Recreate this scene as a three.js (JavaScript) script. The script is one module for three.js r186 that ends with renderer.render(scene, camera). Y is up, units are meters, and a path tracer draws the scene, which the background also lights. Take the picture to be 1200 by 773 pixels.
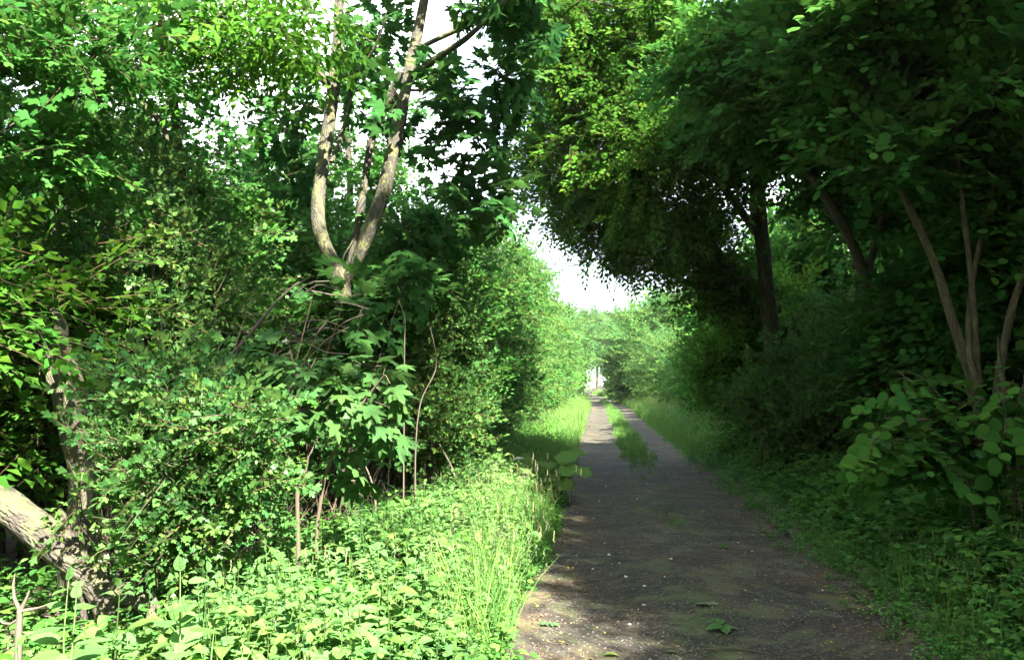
import * as THREE from 'three';
import { mergeGeometries } from 'three/addons/utils/BufferGeometryUtils.js';

// ───────────────────────── camera, sky, sun, exposure ─────────────────────────
const scene = new THREE.Scene();
const F = 942, IMG_W = 1200, IMG_H = 773, EYE = 1.6;             // focal length and frame in the photograph's pixels
const camera = new THREE.PerspectiveCamera(2 * Math.atan(IMG_H / 2 / F) * 180 / Math.PI, IMG_W / IMG_H, 0.05, 900);
camera.position.set(0, EYE, 0);
camera.rotation.order = 'YXZ';
camera.rotation.set(Math.atan(63.5 / F), Math.atan(100 / F), 0);
camera.updateMatrixWorld(true);
scene.add(camera);

const SUN = new THREE.Vector3(0.42, 0.72, 0.55).normalize();
const sun = new THREE.DirectionalLight(new THREE.Color(1.0, 0.95, 0.86), 5.0);
sun.position.copy(SUN).multiplyScalar(80).add(new THREE.Vector3(0, 0, -25));
sun.target.position.set(0, 0, -25);
sun.castShadow = true;
sun.shadow.mapSize.set(4096, 4096);
Object.assign(sun.shadow.camera, { left: -60, right: 60, top: 60, bottom: -60, near: 1, far: 220 });
scene.add(sun, sun.target);

const SKY_GAIN = 0.36;
{
  const W = 1024, H = 512, data = new Float32Array(W * H * 4);
  const hash = (x, y, z) => { const s = Math.sin(x * 127.1 + y * 311.7 + z * 74.7) * 43758.5453; return s - Math.floor(s); };
  const vn = (x, y, z) => {
    const xi = Math.floor(x), yi = Math.floor(y), zi = Math.floor(z), s = t => t * t * (3 - 2 * t), u = s(x - xi), v = s(y - yi), w = s(z - zi), L = (a, b, t) => a + (b - a) * t;
    return L(L(L(hash(xi, yi, zi), hash(xi + 1, yi, zi), u), L(hash(xi, yi + 1, zi), hash(xi + 1, yi + 1, zi), u), v), L(L(hash(xi, yi, zi + 1), hash(xi + 1, yi, zi + 1), u), L(hash(xi, yi + 1, zi + 1), hash(xi + 1, yi + 1, zi + 1), u), v), w);
  };
  for (let j = 0; j < H; j++) {
    const el = ((j + 0.5) / H - 0.5) * Math.PI;
    for (let i = 0; i < W; i++) {
      const az = ((i + 0.5) / W - 0.5) * 2 * Math.PI, k = (j * W + i) * 4;
      const y = Math.sin(el), c = Math.cos(el), x = Math.cos(az) * c, z = Math.sin(az) * c;
      const t = Math.pow(Math.max(0, y), 0.55);
      let r = 0.98 + (0.36 - 0.98) * t, g = 1.02 + (0.60 - 1.02) * t, b = 1.06 + (1.02 - 1.06) * t;
      if (y > 0) {
        const q = 1 / (y + 0.25), px = x * q * 1.6 + 5, pz = z * q * 1.6 + 9;
        let f = 0, a = 0.5, sc = 1; for (let o = 0; o < 5; o++) { f += a * vn(px * sc, 3.7, pz * sc); a *= 0.5; sc *= 2.1; }
        const m = Math.min(1, Math.max(0, (f - 0.42) / 0.16));
        r += (1.45 - r) * m; g += (1.46 - g) * m; b += (1.5 - b) * m;
      }
      data[k] = r * SKY_GAIN; data[k + 1] = g * SKY_GAIN; data[k + 2] = b * SKY_GAIN; data[k + 3] = 1;
    }
  }
  const tex = new THREE.DataTexture(data, W, H, THREE.RGBAFormat, THREE.FloatType);
  tex.mapping = THREE.EquirectangularReflectionMapping; tex.magFilter = THREE.LinearFilter; tex.needsUpdate = true;
  scene.background = tex; scene.environment = tex;
}
const renderer = new THREE.WebGLRenderer({ antialias: true });
renderer.toneMapping = THREE.LinearToneMapping;
renderer.toneMappingExposure = 9.6;
renderer.shadowMap.enabled = true;

// ───────────────────────── helpers ─────────────────────────
let seed = 12345;
const rnd = () => { seed = (seed + 0x6D2B79F5) | 0; let t = Math.imul(seed ^ (seed >>> 15), 1 | seed); t = (t + Math.imul(t ^ (t >>> 7), 61 | t)) ^ t; return ((t ^ (t >>> 14)) >>> 0) / 4294967296; };
const reseed = s => { seed = s | 0; };
const rr = (a, b) => a + (b - a) * rnd();
const V = (x, y, z) => new THREE.Vector3(x, y, z);
const clamp = (x, a, b) => Math.min(b, Math.max(a, x));
const sstep = (a, b, x) => { const t = clamp((x - a) / (b - a), 0, 1); return t * t * (3 - 2 * t); };
const h3 = (x, y, z) => { let n = Math.imul(x, 374761393) ^ Math.imul(y, 668265263) ^ Math.imul(z, 2147483647 - 1234567); n = Math.imul(n ^ (n >>> 13), 1274126177); return ((n ^ (n >>> 16)) >>> 0) / 4294967296; };
function vnoise(x, y, z) {
  const xi = Math.floor(x), yi = Math.floor(y), zi = Math.floor(z), s = t => t * t * (3 - 2 * t), u = s(x - xi), v = s(y - yi), w = s(z - zi), L = (a, b, t) => a + (b - a) * t;
  return L(L(L(h3(xi, yi, zi), h3(xi + 1, yi, zi), u), L(h3(xi, yi + 1, zi), h3(xi + 1, yi + 1, zi), u), v), L(L(h3(xi, yi, zi + 1), h3(xi + 1, yi, zi + 1), u), L(h3(xi, yi + 1, zi + 1), h3(xi + 1, yi + 1, zi + 1), u), v), w);
}
const fbm = (x, y, z, o = 4) => { let f = 0, a = 0.5, s = 1, n = 0; for (let i = 0; i < o; i++) { f += a * vnoise(x * s, y * s, z * s); n += a; a *= 0.5; s *= 2.03; } return f / n; };
// a point of the place: the sight line through a photograph pixel, followed to the depth d along the track
function at(px, py, d) {
  const v = V((px - IMG_W / 2) / F, -(py - IMG_H / 2) / F, -1).applyQuaternion(camera.quaternion);
  return v.multiplyScalar(d / -v.z).add(camera.position);
}
const PATH_L = -0.46, PATH_R = 2.02;
const bend = d => d > 45 ? -0.00042 * (d - 45) ** 2 : 0;            // the far end of the track swings to the left
function ground(x, z) {
  const d = -z; x -= bend(d);
  let y = 0.06 * sstep(-0.5, -1.2, x) - 0.16 * sstep(-1.6, -3, x) + 0.35 * sstep(2.1, 3.8, x) + 0.55 * sstep(3.6, 8, x) + 0.2 * sstep(-4, -9, x);
  y += (fbm(x * 0.7, 1.3, z * 0.7, 3) - 0.5) * 0.16 * sstep(0, 1.2, Math.max(PATH_L - x, x - PATH_R));
  y -= 0.05 * sstep(0.25, -0.1, Math.max(PATH_L - x, x - PATH_R));
  return y;
}
const pathY = (x, z) => { // two worn wheel tracks with a low crown between
  const u = x - bend(-z) - 0.78;
  return 0.004 + 0.035 * Math.exp(-((u / 0.36) ** 2)) - 0.02 * Math.exp(-(((Math.abs(u) - 0.75) / 0.3) ** 2)) + (fbm(x * 2.2, 0, z * 2.2, 3) - 0.5) * 0.03 + (fbm(x * 9, 4, z * 9, 2) - 0.5) * 0.012;
};
const names = {};
const numbered = n => { const k = names[n] = (names[n] ?? -1) + 1; return k ? `${n}_${String(k).padStart(3, '0')}` : n; };
function put(o, parent) { o.castShadow = o.receiveShadow = true; (parent || scene).add(o); return o; }
function mesh(name, geo, mat, parent) { const m = new THREE.Mesh(geo, mat); m.name = parent ? name : numbered(name); return put(m, parent); }
function thing(name, label, category, p, group) {
  const o = new THREE.Group(); o.name = numbered(name); o.position.copy(p); o.userData = { label, category }; if (group) o.userData.group = group; scene.add(o); return o;
}
const struct = o => { o.userData.kind = 'structure'; return o; };
const stuff = (o, label, category) => { o.userData.kind = 'stuff'; if (label) o.userData.label = label; if (category) o.userData.category = category; return o; };

// geometry collector with vertex colours
class Acc {
  constructor() { this.p = []; this.n = []; this.c = []; this.u = []; this.i = []; }
  add(g, m, col) {
    const o = this.p.length / 3, e = m.elements, v = new THREE.Vector3();
    for (let k = 0; k < g.p.length; k += 3) {
      v.set(g.p[k], g.p[k + 1], g.p[k + 2]).applyMatrix4(m); this.p.push(v.x, v.y, v.z);
      v.set(g.n[k], g.n[k + 1], g.n[k + 2]).transformDirection(m); this.n.push(v.x, v.y, v.z);
      this.c.push(col[0], col[1], col[2]);
    }
    for (let k = 0; k < g.u.length; k++) this.u.push(g.u[k]);
    for (const q of g.i) this.i.push(q + o);
    return this;
  }
  build() {
    const g = new THREE.BufferGeometry();
    g.setAttribute('position', new THREE.Float32BufferAttribute(this.p, 3)); g.setAttribute('normal', new THREE.Float32BufferAttribute(this.n, 3));
    g.setAttribute('color', new THREE.Float32BufferAttribute(this.c, 3)); g.setAttribute('uv', new THREE.Float32BufferAttribute(this.u, 2)); g.setIndex(this.i); return g;
  }
}
function raw(p, u, i) { // smooth-shaded raw leaf data
  const g = new THREE.BufferGeometry(); g.setAttribute('position', new THREE.Float32BufferAttribute(p, 3)); g.setIndex(i); g.computeVertexNormals();
  return { p, n: Array.from(g.attributes.normal.array), u, i };
}
const toGeo = (r, col) => new Acc().add(r, new THREE.Matrix4(), col || [1, 1, 1]).build();
// tapered tube through points [{p:Vector3, r}]
function tube(pts, sides, knobs = 0, uvScale = 1) {
  const P = [], N = [], U = [], I = [], C = []; let len = 0;
  let side = null; const t = V(0, 0, 0), b = V(0, 0, 0);
  for (let k = 0; k < pts.length; k++) {
    t.copy(pts[Math.min(k + 1, pts.length - 1)].p).sub(pts[Math.max(k - 1, 0)].p); if (t.lengthSq() < 1e-12) t.set(0, 1, 0); t.normalize();
    if (!side) side = Math.abs(t.y) > 0.9 ? V(1, 0, 0) : V(0, 1, 0);
    side.sub(t.clone().multiplyScalar(side.dot(t))).normalize(); b.crossVectors(t, side);
    if (k) len += pts[k].p.distanceTo(pts[k - 1].p);
    for (let s = 0; s <= sides; s++) {
      const a = s / sides * 2 * Math.PI, nx = side.x * Math.cos(a) + b.x * Math.sin(a), ny = side.y * Math.cos(a) + b.y * Math.sin(a), nz = side.z * Math.cos(a) + b.z * Math.sin(a);
      let r = pts[k].r; const c = pts[k].p;
      if (knobs) { const q = 5; const f = fbm((c.x + nx * r) * q + 7, (c.y) * q * 0.45, (c.z + nz * r) * q, 3) - 0.5, f2 = vnoise(Math.cos(a) * 1.6 + c.x * 2, c.y * 1.1, Math.sin(a) * 1.6 + c.z * 2) - 0.5; r *= 1 + knobs * (f * 0.9 + f2 * 0.6); }
      P.push(c.x + nx * r, c.y + ny * r, c.z + nz * r); N.push(nx, ny, nz); U.push(s / sides * Math.max(0.05, pts[0].r * 6) * uvScale, len * uvScale); C.push(1, 1, 1);
    }
  }
  const w = sides + 1;
  for (let k = 0; k < pts.length - 1; k++) for (let s = 0; s < sides; s++) { const a = k * w + s; I.push(a, a + 1, a + w, a + 1, a + w + 1, a + w); }
  const e = (pts.length - 1) * w, last = pts[pts.length - 1]; P.push(last.p.x + t.x * last.r * 0.4, last.p.y + t.y * last.r * 0.4, last.p.z + t.z * last.r * 0.4); N.push(t.x, t.y, t.z); U.push(0, len); C.push(1, 1, 1);
  for (let s = 0; s < sides; s++) I.push(e + s, e + s + 1, P.length / 3 - 1);
  const g = new THREE.BufferGeometry();
  g.setAttribute('position', new THREE.Float32BufferAttribute(P, 3)); g.setAttribute('normal', new THREE.Float32BufferAttribute(N, 3)); g.setAttribute('uv', new THREE.Float32BufferAttribute(U, 2)); g.setIndex(I);
  if (knobs) { g.computeVertexNormals(); const na = g.attributes.normal; for (let k = 0; k < pts.length; k++) { const a = k * w, z = a + sides, n = V(na.getX(a) + na.getX(z), na.getY(a) + na.getY(z), na.getZ(a) + na.getZ(z)).normalize(); na.setXYZ(a, n.x, n.y, n.z); na.setXYZ(z, n.x, n.y, n.z); } }
  return g;
}
// smooth curve through control points [x,y,z,r], resampled
function curve(ctrl, step) {
  const c = new THREE.CatmullRomCurve3(ctrl.map(q => V(q[0], q[1], q[2])), false, 'centripetal'), n = Math.max(3, Math.ceil(c.getLength() / step)), out = [];
  for (let k = 0; k <= n; k++) { const t = k / n, f = t * (ctrl.length - 1), i = Math.min(ctrl.length - 2, Math.floor(f)); out.push({ p: c.getPoint(t), r: ctrl[i][3] + (ctrl[i + 1][3] - ctrl[i][3]) * (f - i) }); }
  return out;
}

// ───────────────────────── textures and materials ─────────────────────────
function dataTex(n, m, fn, srgb) {
  const d = new Uint8Array(n * m * 4);
  for (let y = 0; y < m; y++) for (let x = 0; x < n; x++) { const c = fn(x / n, y / m, x, y), k = (y * n + x) * 4; d[k] = clamp(c[0], 0, 1) * 255; d[k + 1] = clamp(c[1], 0, 1) * 255; d[k + 2] = clamp(c[2], 0, 1) * 255; d[k + 3] = 255; }
  const t = new THREE.DataTexture(d, n, m); t.wrapS = t.wrapT = THREE.RepeatWrapping; t.magFilter = THREE.LinearFilter; t.minFilter = THREE.LinearMipmapLinearFilter; t.generateMipmaps = true; if (srgb) t.colorSpace = THREE.SRGBColorSpace; t.needsUpdate = true; return t;
}
const tor = (u, v, f, s = 0) => { // noise that tiles on the unit square
  const a = u * 2 * Math.PI, b = v * 2 * Math.PI, R = f / (2 * Math.PI);
  return fbm(Math.cos(a) * R + 31 + s, Math.sin(a) * R + Math.cos(b) * R + 17, Math.sin(b) * R + 5 - s, 3);
};
const s8 = (l) => l <= 0.0031308 ? l * 12.92 : 1.055 * Math.pow(l, 1 / 2.4) - 0.055;
const mix3 = (a, b, t) => [a[0] + (b[0] - a[0]) * t, a[1] + (b[1] - a[1]) * t, a[2] + (b[2] - a[2]) * t];
const tos = c => [s8(c[0]), s8(c[1]), s8(c[2])];
function barkTex(base, dark, moss, amount, sx, sy) {
  const n = 256, m = 256;
  const height = (u, v) => { const w = tor(u, v, 6) - 0.5; return Math.abs(tor(u + w * 0.1, v, 20, 3) - 0.5) * 2 * 0.75 + tor(u, v, 70, 9) * 0.35; };
  const map = dataTex(n, m, (u, v) => { const h = height(u, v), p = sstep(0.5, 0.62, tor(u, v, 9, 40) * 0.6 + tor(u, v, 34, 60) * 0.4); return tos(mix3(mix3(dark, base, clamp(h * 1.5, 0, 1)), moss, p * amount)); }, true);
  const bump = dataTex(n, m, (u, v) => { const h = height(u, v); return [h, h, h]; });
  for (const t of [map, bump]) t.repeat.set(sx, sy);
  return { map, bump };
}
function barkMat(base, dark, moss, amount, bumpScale = 0.012, sx = 2.2, sy = 0.9) {
  const t = barkTex(base, dark, moss, amount, sx, sy);
  return new THREE.MeshStandardMaterial({ map: t.map, bumpMap: t.bump, bumpScale, roughness: 0.95 });
}
const M = {};
M.barkSyc = barkMat([0.09, 0.083, 0.06], [0.028, 0.025, 0.018], [0.125, 0.125, 0.045], 0.8, 0.02);
M.barkBrown = barkMat([0.09, 0.072, 0.043], [0.03, 0.0235, 0.015], [0.09, 0.1, 0.038], 0.6, 0.025);
M.barkHazel = barkMat([0.08, 0.067, 0.028], [0.034, 0.027, 0.013], [0.1, 0.105, 0.035], 0.6, 0.012);
M.barkGrey = barkMat([0.075, 0.066, 0.052], [0.04, 0.032, 0.022], [0.12, 0.13, 0.045], 0.5, 0.035);
M.barkSnag = barkMat([0.17, 0.15, 0.105], [0.055, 0.045, 0.03], [0.14, 0.15, 0.055], 0.6, 0.03);
M.barkTwig = new THREE.MeshStandardMaterial({ color: new THREE.Color().setRGB(0.09, 0.069, 0.043), roughness: 0.95 });
M.barkDead = new THREE.MeshStandardMaterial({ color: new THREE.Color().setRGB(0.105, 0.086, 0.06), roughness: 0.9 });
const leafMat = (o = {}) => new THREE.MeshPhysicalMaterial({ vertexColors: true, roughness: 1, transmission: 0.48, thickness: 0, specularIntensity: 0, side: THREE.DoubleSide, ...o });
M.leaf = leafMat();
M.leafGlossy = leafMat({ clearcoat: 0.35, clearcoatRoughness: 0.36 });
M.grass = leafMat({ transmission: 0.35 });
{ // veins for the leaves that stand close
  const n = 128;
  const vein = (pal) => (u, v) => {
    const x = (u - 0.5) * 2, ax = Math.abs(x); let d = ax * 0.5;
    const s = ((v - ax * 0.42) * 7); d = Math.min(d, Math.abs(s - Math.round(s)) / 7 * 1.6 + 0.02 * ax);
    if (pal) { d = 1; for (const a of [0, 0.75, -0.75, 1.65, -1.65]) { const dx = Math.sin(a), dy = Math.cos(a), px = x * 0.5, py = v - 0.22, al = px * dx + py * dy; if (al > 0) d = Math.min(d, Math.abs(px * dy - py * dx) + 0.012 * al); } const q = (u * 23 + v * 17); d = Math.min(d, 0.03 + 0.05 * vnoise(u * 22, v * 22, 1)); }
    return clamp(1 - d / 0.035, 0, 1);
  };
  const mk = (pal) => { const f = vein(pal); return { map: dataTex(n, n, (u, v) => { const t = f(u, v), g = 0.86 + 0.14 * vnoise(u * 30, v * 30, 2); return tos([g + t * 0.12, g + t * 0.08, g * 0.97 + t * 0.1]); }, true), bump: dataTex(n, n, (u, v) => { const t = 1 - f(u, v) * 0.8 + 0.25 * vnoise(u * 14, v * 14, 8); return [t * 0.8, t * 0.8, t * 0.8]; }) }; };
  const a = mk(false), b = mk(true);
  M.nettleLeaf = leafMat({ map: a.map, bumpMap: a.bump, bumpScale: 0.004 });
  M.mapleLeaf = leafMat({ map: b.map, bumpMap: b.bump, bumpScale: 0.004, clearcoat: 0.22, clearcoatRoughness: 0.4 });
}

// ───────────────────────── leaves ─────────────────────────
// leaf space: stalk at the origin, blade along +z, width along x, upper side +y; unit length
function ovate(w, fold, droop, detail = 1) {
  if (detail === 0) return raw([0, 0, 0, -w, fold, 0.45, w, fold, 0.45, 0, 0, 0.5, 0, -droop, 1], [0.5, 0, 0, 0.45, 1, 0.45, 0.5, 0.5, 0.5, 1], [0, 3, 1, 0, 2, 3, 1, 3, 4, 3, 2, 4]);
  return raw([0, 0, 0, -w * 0.8, fold * 0.8, 0.22, w * 0.8, fold * 0.8, 0.22, 0, 0, 0.3, -w, fold, 0.5, w, fold, 0.5, 0, -droop * 0.25, 0.62, -w * 0.62, fold * 0.5 - droop * 0.4, 0.78, w * 0.62, fold * 0.5 - droop * 0.4, 0.78, 0, -droop, 1],
    [0.5, 0, 0.1, 0.22, 0.9, 0.22, 0.5, 0.3, 0, 0.5, 1, 0.5, 0.5, 0.62, 0.19, 0.78, 0.81, 0.78, 0.5, 1],
    [0, 3, 1, 0, 2, 3, 1, 3, 4, 3, 2, 5, 3, 6, 4, 3, 5, 6, 4, 6, 7, 6, 5, 8, 6, 9, 7, 6, 8, 9]);
}
function outlineLeaf(pts, cz, bend) { // fan from the vein centre; pts: half outline [angle, radius] from the tip to the stalk
  const P = [0, 0, cz], U = [0.5, 0.22 + 0], I = []; const full = [...pts.map(([a, r]) => [a, r]), ...pts.slice(0, -1).reverse().filter(q => q[0] > 0.001).map(([a, r]) => [-a, r])];
  for (const [a, r] of full) { const x = Math.sin(a) * r, z = cz + Math.cos(a) * r; P.push(x, -bend * r * r + 0.06 * Math.abs(Math.sin(a * 2.2)) * r, z); U.push(0.5 + x * 0.5, clamp(z, 0, 1.02)); }
  U[1] = cz;
  const n = full.length; for (let k = 1; k <= n; k++) I.push(0, k, k === n ? 1 : k + 1);
  const r = raw(P, U, I.slice()); if (r.n[1] < 0) { for (let k = 0; k < I.length; k += 3) [I[k + 1], I[k + 2]] = [I[k + 2], I[k + 1]]; return raw(P, U, I); } return r;
}
const D = Math.PI / 180;
const mapleFine = b => outlineLeaf([[0, 0.78], [7 * D, 0.66], [12 * D, 0.6], [17 * D, 0.5], [22 * D, 0.37], [32 * D, 0.52], [38 * D, 0.58], [47 * D, 0.72], [55 * D, 0.58], [64 * D, 0.52], [76 * D, 0.33], [90 * D, 0.46], [103 * D, 0.56], [113 * D, 0.42], [128 * D, 0.38], [150 * D, 0.3], [180 * D, 0.17]], 0.22, b);
const mapleCoarse = outlineLeaf([[0, 0.78], [9 * D, 0.62], [22 * D, 0.42], [36 * D, 0.58], [47 * D, 0.71], [58 * D, 0.55], [76 * D, 0.37], [92 * D, 0.47], [103 * D, 0.54], [120 * D, 0.4], [150 * D, 0.31], [180 * D, 0.17]], 0.22, 0.38);
const mapleRound = outlineLeaf([[0, 0.68], [11 * D, 0.64], [20 * D, 0.48], [27 * D, 0.42], [38 * D, 0.58], [50 * D, 0.6], [60 * D, 0.5], [76 * D, 0.36], [95 * D, 0.45], [108 * D, 0.43], [128 * D, 0.33], [180 * D, 0.17]], 0.22, 0.35);
const hawFine = outlineLeaf([[0, 0.6], [20 * D, 0.5], [30 * D, 0.3], [52 * D, 0.52], [70 * D, 0.4], [100 * D, 0.25], [150 * D, 0.3], [180 * D, 0.4]], 0.4, 0.3);
const roundLeaf = outlineLeaf([[0, 0.62], [14 * D, 0.48], [45 * D, 0.46], [85 * D, 0.42], [130 * D, 0.44], [165 * D, 0.44], [180 * D, 0.38]], 0.4, 0.22);
const nettleFine = (() => { const P = [], U = [], I = []; const prof = [[0, 0.02], [0.04, 0.22], [0.12, 0.33], [0.17, 0.31], [0.25, 0.38], [0.3, 0.34], [0.38, 0.37], [0.43, 0.32], [0.51, 0.33], [0.56, 0.27], [0.64, 0.26], [0.69, 0.19], [0.78, 0.17], [0.83, 0.1], [1, 0.0]];
  prof.forEach(([z, w]) => { const dr = -0.22 * z * z; P.push(-w, 0.05 + dr - 0.12 * w, z, 0, dr, z + 0.0, w, 0.05 + dr - 0.12 * w, z); U.push(0.5 - w * 1.25, z, 0.5, z, 0.5 + w * 1.25, z); });
  for (let k = 0; k < prof.length - 1; k++) { const a = k * 3; I.push(a, a + 3, a + 1, a + 1, a + 3, a + 4, a + 1, a + 4, a + 2, a + 2, a + 4, a + 5); }
  const r = raw(P, U, I); if (r.n[4] < 0) { for (let k = 0; k < I.length; k += 3) [I[k + 1], I[k + 2]] = [I[k + 2], I[k + 1]]; return raw(P, U, I); } return r; })();
const ov0 = ovate(0.3, 0.06, 0.14, 0), ov1 = ovate(0.3, 0.07, 0.16, 1), lance0 = ovate(0.2, 0.05, 0.2, 0), net1 = ovate(0.34, 0.09, 0.32, 1);
const twigRaw = (len, r) => { const g = tube([{ p: V(0, 0, 0), r }, { p: V(0.02 * len, 0.0, len * 0.5), r: r * 0.8 }, { p: V(0, -0.03 * len, len), r: r * 0.4 }], 3); return { p: Array.from(g.attributes.position.array), n: Array.from(g.attributes.normal.array), u: Array.from(g.attributes.uv.array), i: Array.from(g.index.array) }; };
const TWIG = [0.13, 0.095, 0.055];
const mtx = (p, fwd, up, s) => { // basis: +z along fwd, +y near up
  const z = fwd.clone().normalize(), x = V(0, 0, 0).crossVectors(up, z); if (x.lengthSq() < 1e-6) x.set(1, 0, 0); x.normalize(); const y = V(0, 0, 0).crossVectors(z, x);
  return new THREE.Matrix4().makeBasis(x.multiplyScalar(s), y.multiplyScalar(s), z.multiplyScalar(s)).setPosition(p);
};
const jit = (v, a) => V(v.x + rr(-a, a), v.y + rr(-a, a), v.z + rr(-a, a));
const tint = (c, a = 0.22) => { const b = 1 + rr(-a, a), h = rr(-0.12, 0.12); return [c[0] * b * (1 + h), c[1] * b, c[2] * b * (1 - h)]; };
// a leafy twig along +z
function spray({ n, len, size, leaf, col, flat = 0.5, stalk = 0.3, opp = false, compound = 0, twig = 0.004, sizeVar = 0.3 }) {
  const a = new Acc(); a.add(twigRaw(len, twig), new THREE.Matrix4(), TWIG);
  const one = (pos, dir, up, s) => a.add(leaf, mtx(pos, dir, up, s), tint(col));
  for (let k = 0; k < n; k++) {
    const t = opp ? (Math.floor(k / 2) + 0.6) / (n / 2) : (k + 0.6) / n, sgn = k % 2 ? 1 : -1, roll = opp ? Math.floor(k / 2) % 2 * (1 - flat) * 1.4 : (1 - flat) * rr(-1.5, 1.5);
    const last = k === n - 1;
    const p = V(0, 0, t * len), out = last ? V(0, 0, 1) : V(sgn * Math.cos(roll), 0.15 + sgn * Math.sin(roll), 0.55 + 0.5 * t);
    const dir = jit(out, 0.35).normalize(), up = jit(V(0, 1, 0), 0.75 * (1.15 - flat)), s = size * (1 + rr(-sizeVar, sizeVar)) * (1 - 0.25 * Math.max(0, t - 0.6));
    if (!compound) one(p.addScaledVector(dir, stalk * s), dir, up, s);
    else { // pinnate leaf: a rachis with paired leaflets
      const rl = size * compound * 0.62; const base = p.clone(), cross = V(0, 0, 0).crossVectors(up, dir).normalize();
      a.add(twigRaw(rl, 0.0018), mtx(base, dir, up, 1), [col[0], col[1] * 0.9, col[2]]);
      for (let j = 0; j < compound; j++) { const q = (Math.floor(j / 2) + 1) / ((compound + 1) / 2), sg = j % 2 ? 1 : -1, d2 = j === compound - 1 ? dir : dir.clone().multiplyScalar(0.45).addScaledVector(cross, sg); one(base.clone().addScaledVector(dir, rl * q).addScaledVector(V(0, -1, 0), 0.06 * q), jit(d2, 0.15).normalize(), jit(up, 0.2), size * rr(0.85, 1.1)); }
    }
  }
  return a.build();
}
const COL = {
  syc: [0.052, 0.13, 0.028], sycYoung: [0.075, 0.17, 0.046], haw: [0.08, 0.178, 0.042], hazel: [0.052, 0.155, 0.028], horn: [0.06, 0.155, 0.018],
  ash: [0.075, 0.2, 0.022], elder: [0.06, 0.168, 0.03], nettle: [0.14, 0.275, 0.075], grass: [0.11, 0.215, 0.05], herb: [0.095, 0.24, 0.045],
};
reseed(77);
const S = {};
const two = (o) => [spray(o), spray(o)];
S.syc = two({ n: 8, len: 0.34, size: 0.155, leaf: mapleCoarse, col: COL.syc, flat: 0.7, stalk: 0.5, opp: true });
S.maple = two({ n: 10, len: 0.34, size: 0.08, leaf: mapleRound, col: COL.elder, flat: 0.6, stalk: 0.4, opp: true });
S.haw = two({ n: 18, len: 0.36, size: 0.05, leaf: hawFine, col: COL.haw, flat: 0.25, stalk: 0.2, sizeVar: 0.4 });
S.hawPale = two({ n: 16, len: 0.4, size: 0.06, leaf: ov0, col: COL.haw, flat: 0.2, stalk: 0.2, sizeVar: 0.4 });
S.hazel = two({ n: 9, len: 0.42, size: 0.095, leaf: roundLeaf, col: COL.hazel, flat: 0.75, stalk: 0.15 });
S.horn = two({ n: 12, len: 0.58, size: 0.108, leaf: ov0, col: COL.horn, flat: 0.75, stalk: 0.12 });
S.ash = two({ n: 4, len: 0.3, size: 0.1, leaf: lance0, col: COL.ash, flat: 0.6, compound: 7, opp: true });
S.elder = two({ n: 6, len: 0.34, size: 0.08, leaf: ov0, col: COL.elder, flat: 0.6, compound: 5, opp: true });
S.far = two({ n: 15, len: 0.8, size: 0.17, leaf: ov0, col: COL.haw, flat: 0.3, stalk: 0.2, twig: 0.006 });
S.farDark = two({ n: 15, len: 0.8, size: 0.15, leaf: ov0, col: COL.hazel, flat: 0.4, stalk: 0.2, twig: 0.006 });

S.mixed = [S.haw[0], S.maple[0], S.haw[1], S.elder[0]]; S.wild = [S.haw[0], S.hawPale[0], S.hawPale[1], S.maple[1]];
// several leafy twigs together: the piece that is copied through a crown
Acc.prototype.addGeo = function (g, m, t) {
  const o = this.p.length / 3, P = g.attributes.position, N = g.attributes.normal, C = g.attributes.color, U = g.attributes.uv, v = new THREE.Vector3();
  for (let k = 0; k < P.count; k++) { v.fromBufferAttribute(P, k).applyMatrix4(m); this.p.push(v.x, v.y, v.z); v.fromBufferAttribute(N, k).transformDirection(m); this.n.push(v.x, v.y, v.z); this.c.push(C.getX(k) * t[0], C.getY(k) * t[1], C.getZ(k) * t[2]); this.u.push(U.getX(k), U.getY(k)); }
  for (const q of g.index.array) this.i.push(q + o);
};
const clumps = new Map();
function clump(sprays, per, reach, droop) {
  const key = Object.keys(S).find(k => S[k] === sprays) + `|${per}|${reach}|${droop}`;
  if (!clumps.has(key)) {
    const keep = seed; reseed(per * 977 + Math.round(reach * 100) * 31 + key.length * 7); const list = [];
    for (let v = 0; v < 3; v++) { const a = new Acc(); for (let j = 0; j < per; j++) { const dir = V(rr(-1, 1), rr(-0.65, 0.75) - droop, rr(-1, 1)).normalize(), pos = dir.clone().multiplyScalar(reach * rr(0, 0.7)).add(V(rr(-1, 1), rr(-0.6, 0.6), rr(-1, 1)).multiplyScalar(reach * 0.35)); a.addGeo(sprays[j % sprays.length], mtx(pos, dir, jit(V(0, 1, 0), 0.45), rr(0.75, 1.2)), tint([1, 1, 1], 0.16)); } list.push(a.build()); }
    clumps.set(key, list); seed = keep;
  }
  return clumps.get(key);
}
// ───────────────────────── tree grower ─────────────────────────
let nInst = 0;
const yawM = (p, s) => new THREE.Matrix4().compose(p, new THREE.Quaternion().setFromEuler(new THREE.Euler(rr(-0.35, 0.35), rr(0, 6.28), rr(-0.35, 0.35))), new THREE.Vector3(s, s, s));
function instanced(name, geo, mat, list, parent, origin, vary = 0.2) {
  const m = new THREE.InstancedMesh(geo, mat, list.length); m.name = name; const c = new THREE.Color();
  list.forEach((q, k) => { if (origin) { q.elements[12] -= origin.x; q.elements[13] -= origin.y; q.elements[14] -= origin.z; } m.setMatrixAt(k, q); const b = 1 + rr(-vary, vary), h = rr(-0.16, 0.12); c.setRGB(b * (1 + h), b, b * (1 - h * 0.5)); m.setColorAt(k, c); });
  nInst += list.length; m.userData.kind = 'stuff'; return put(m, parent);
}
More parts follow.
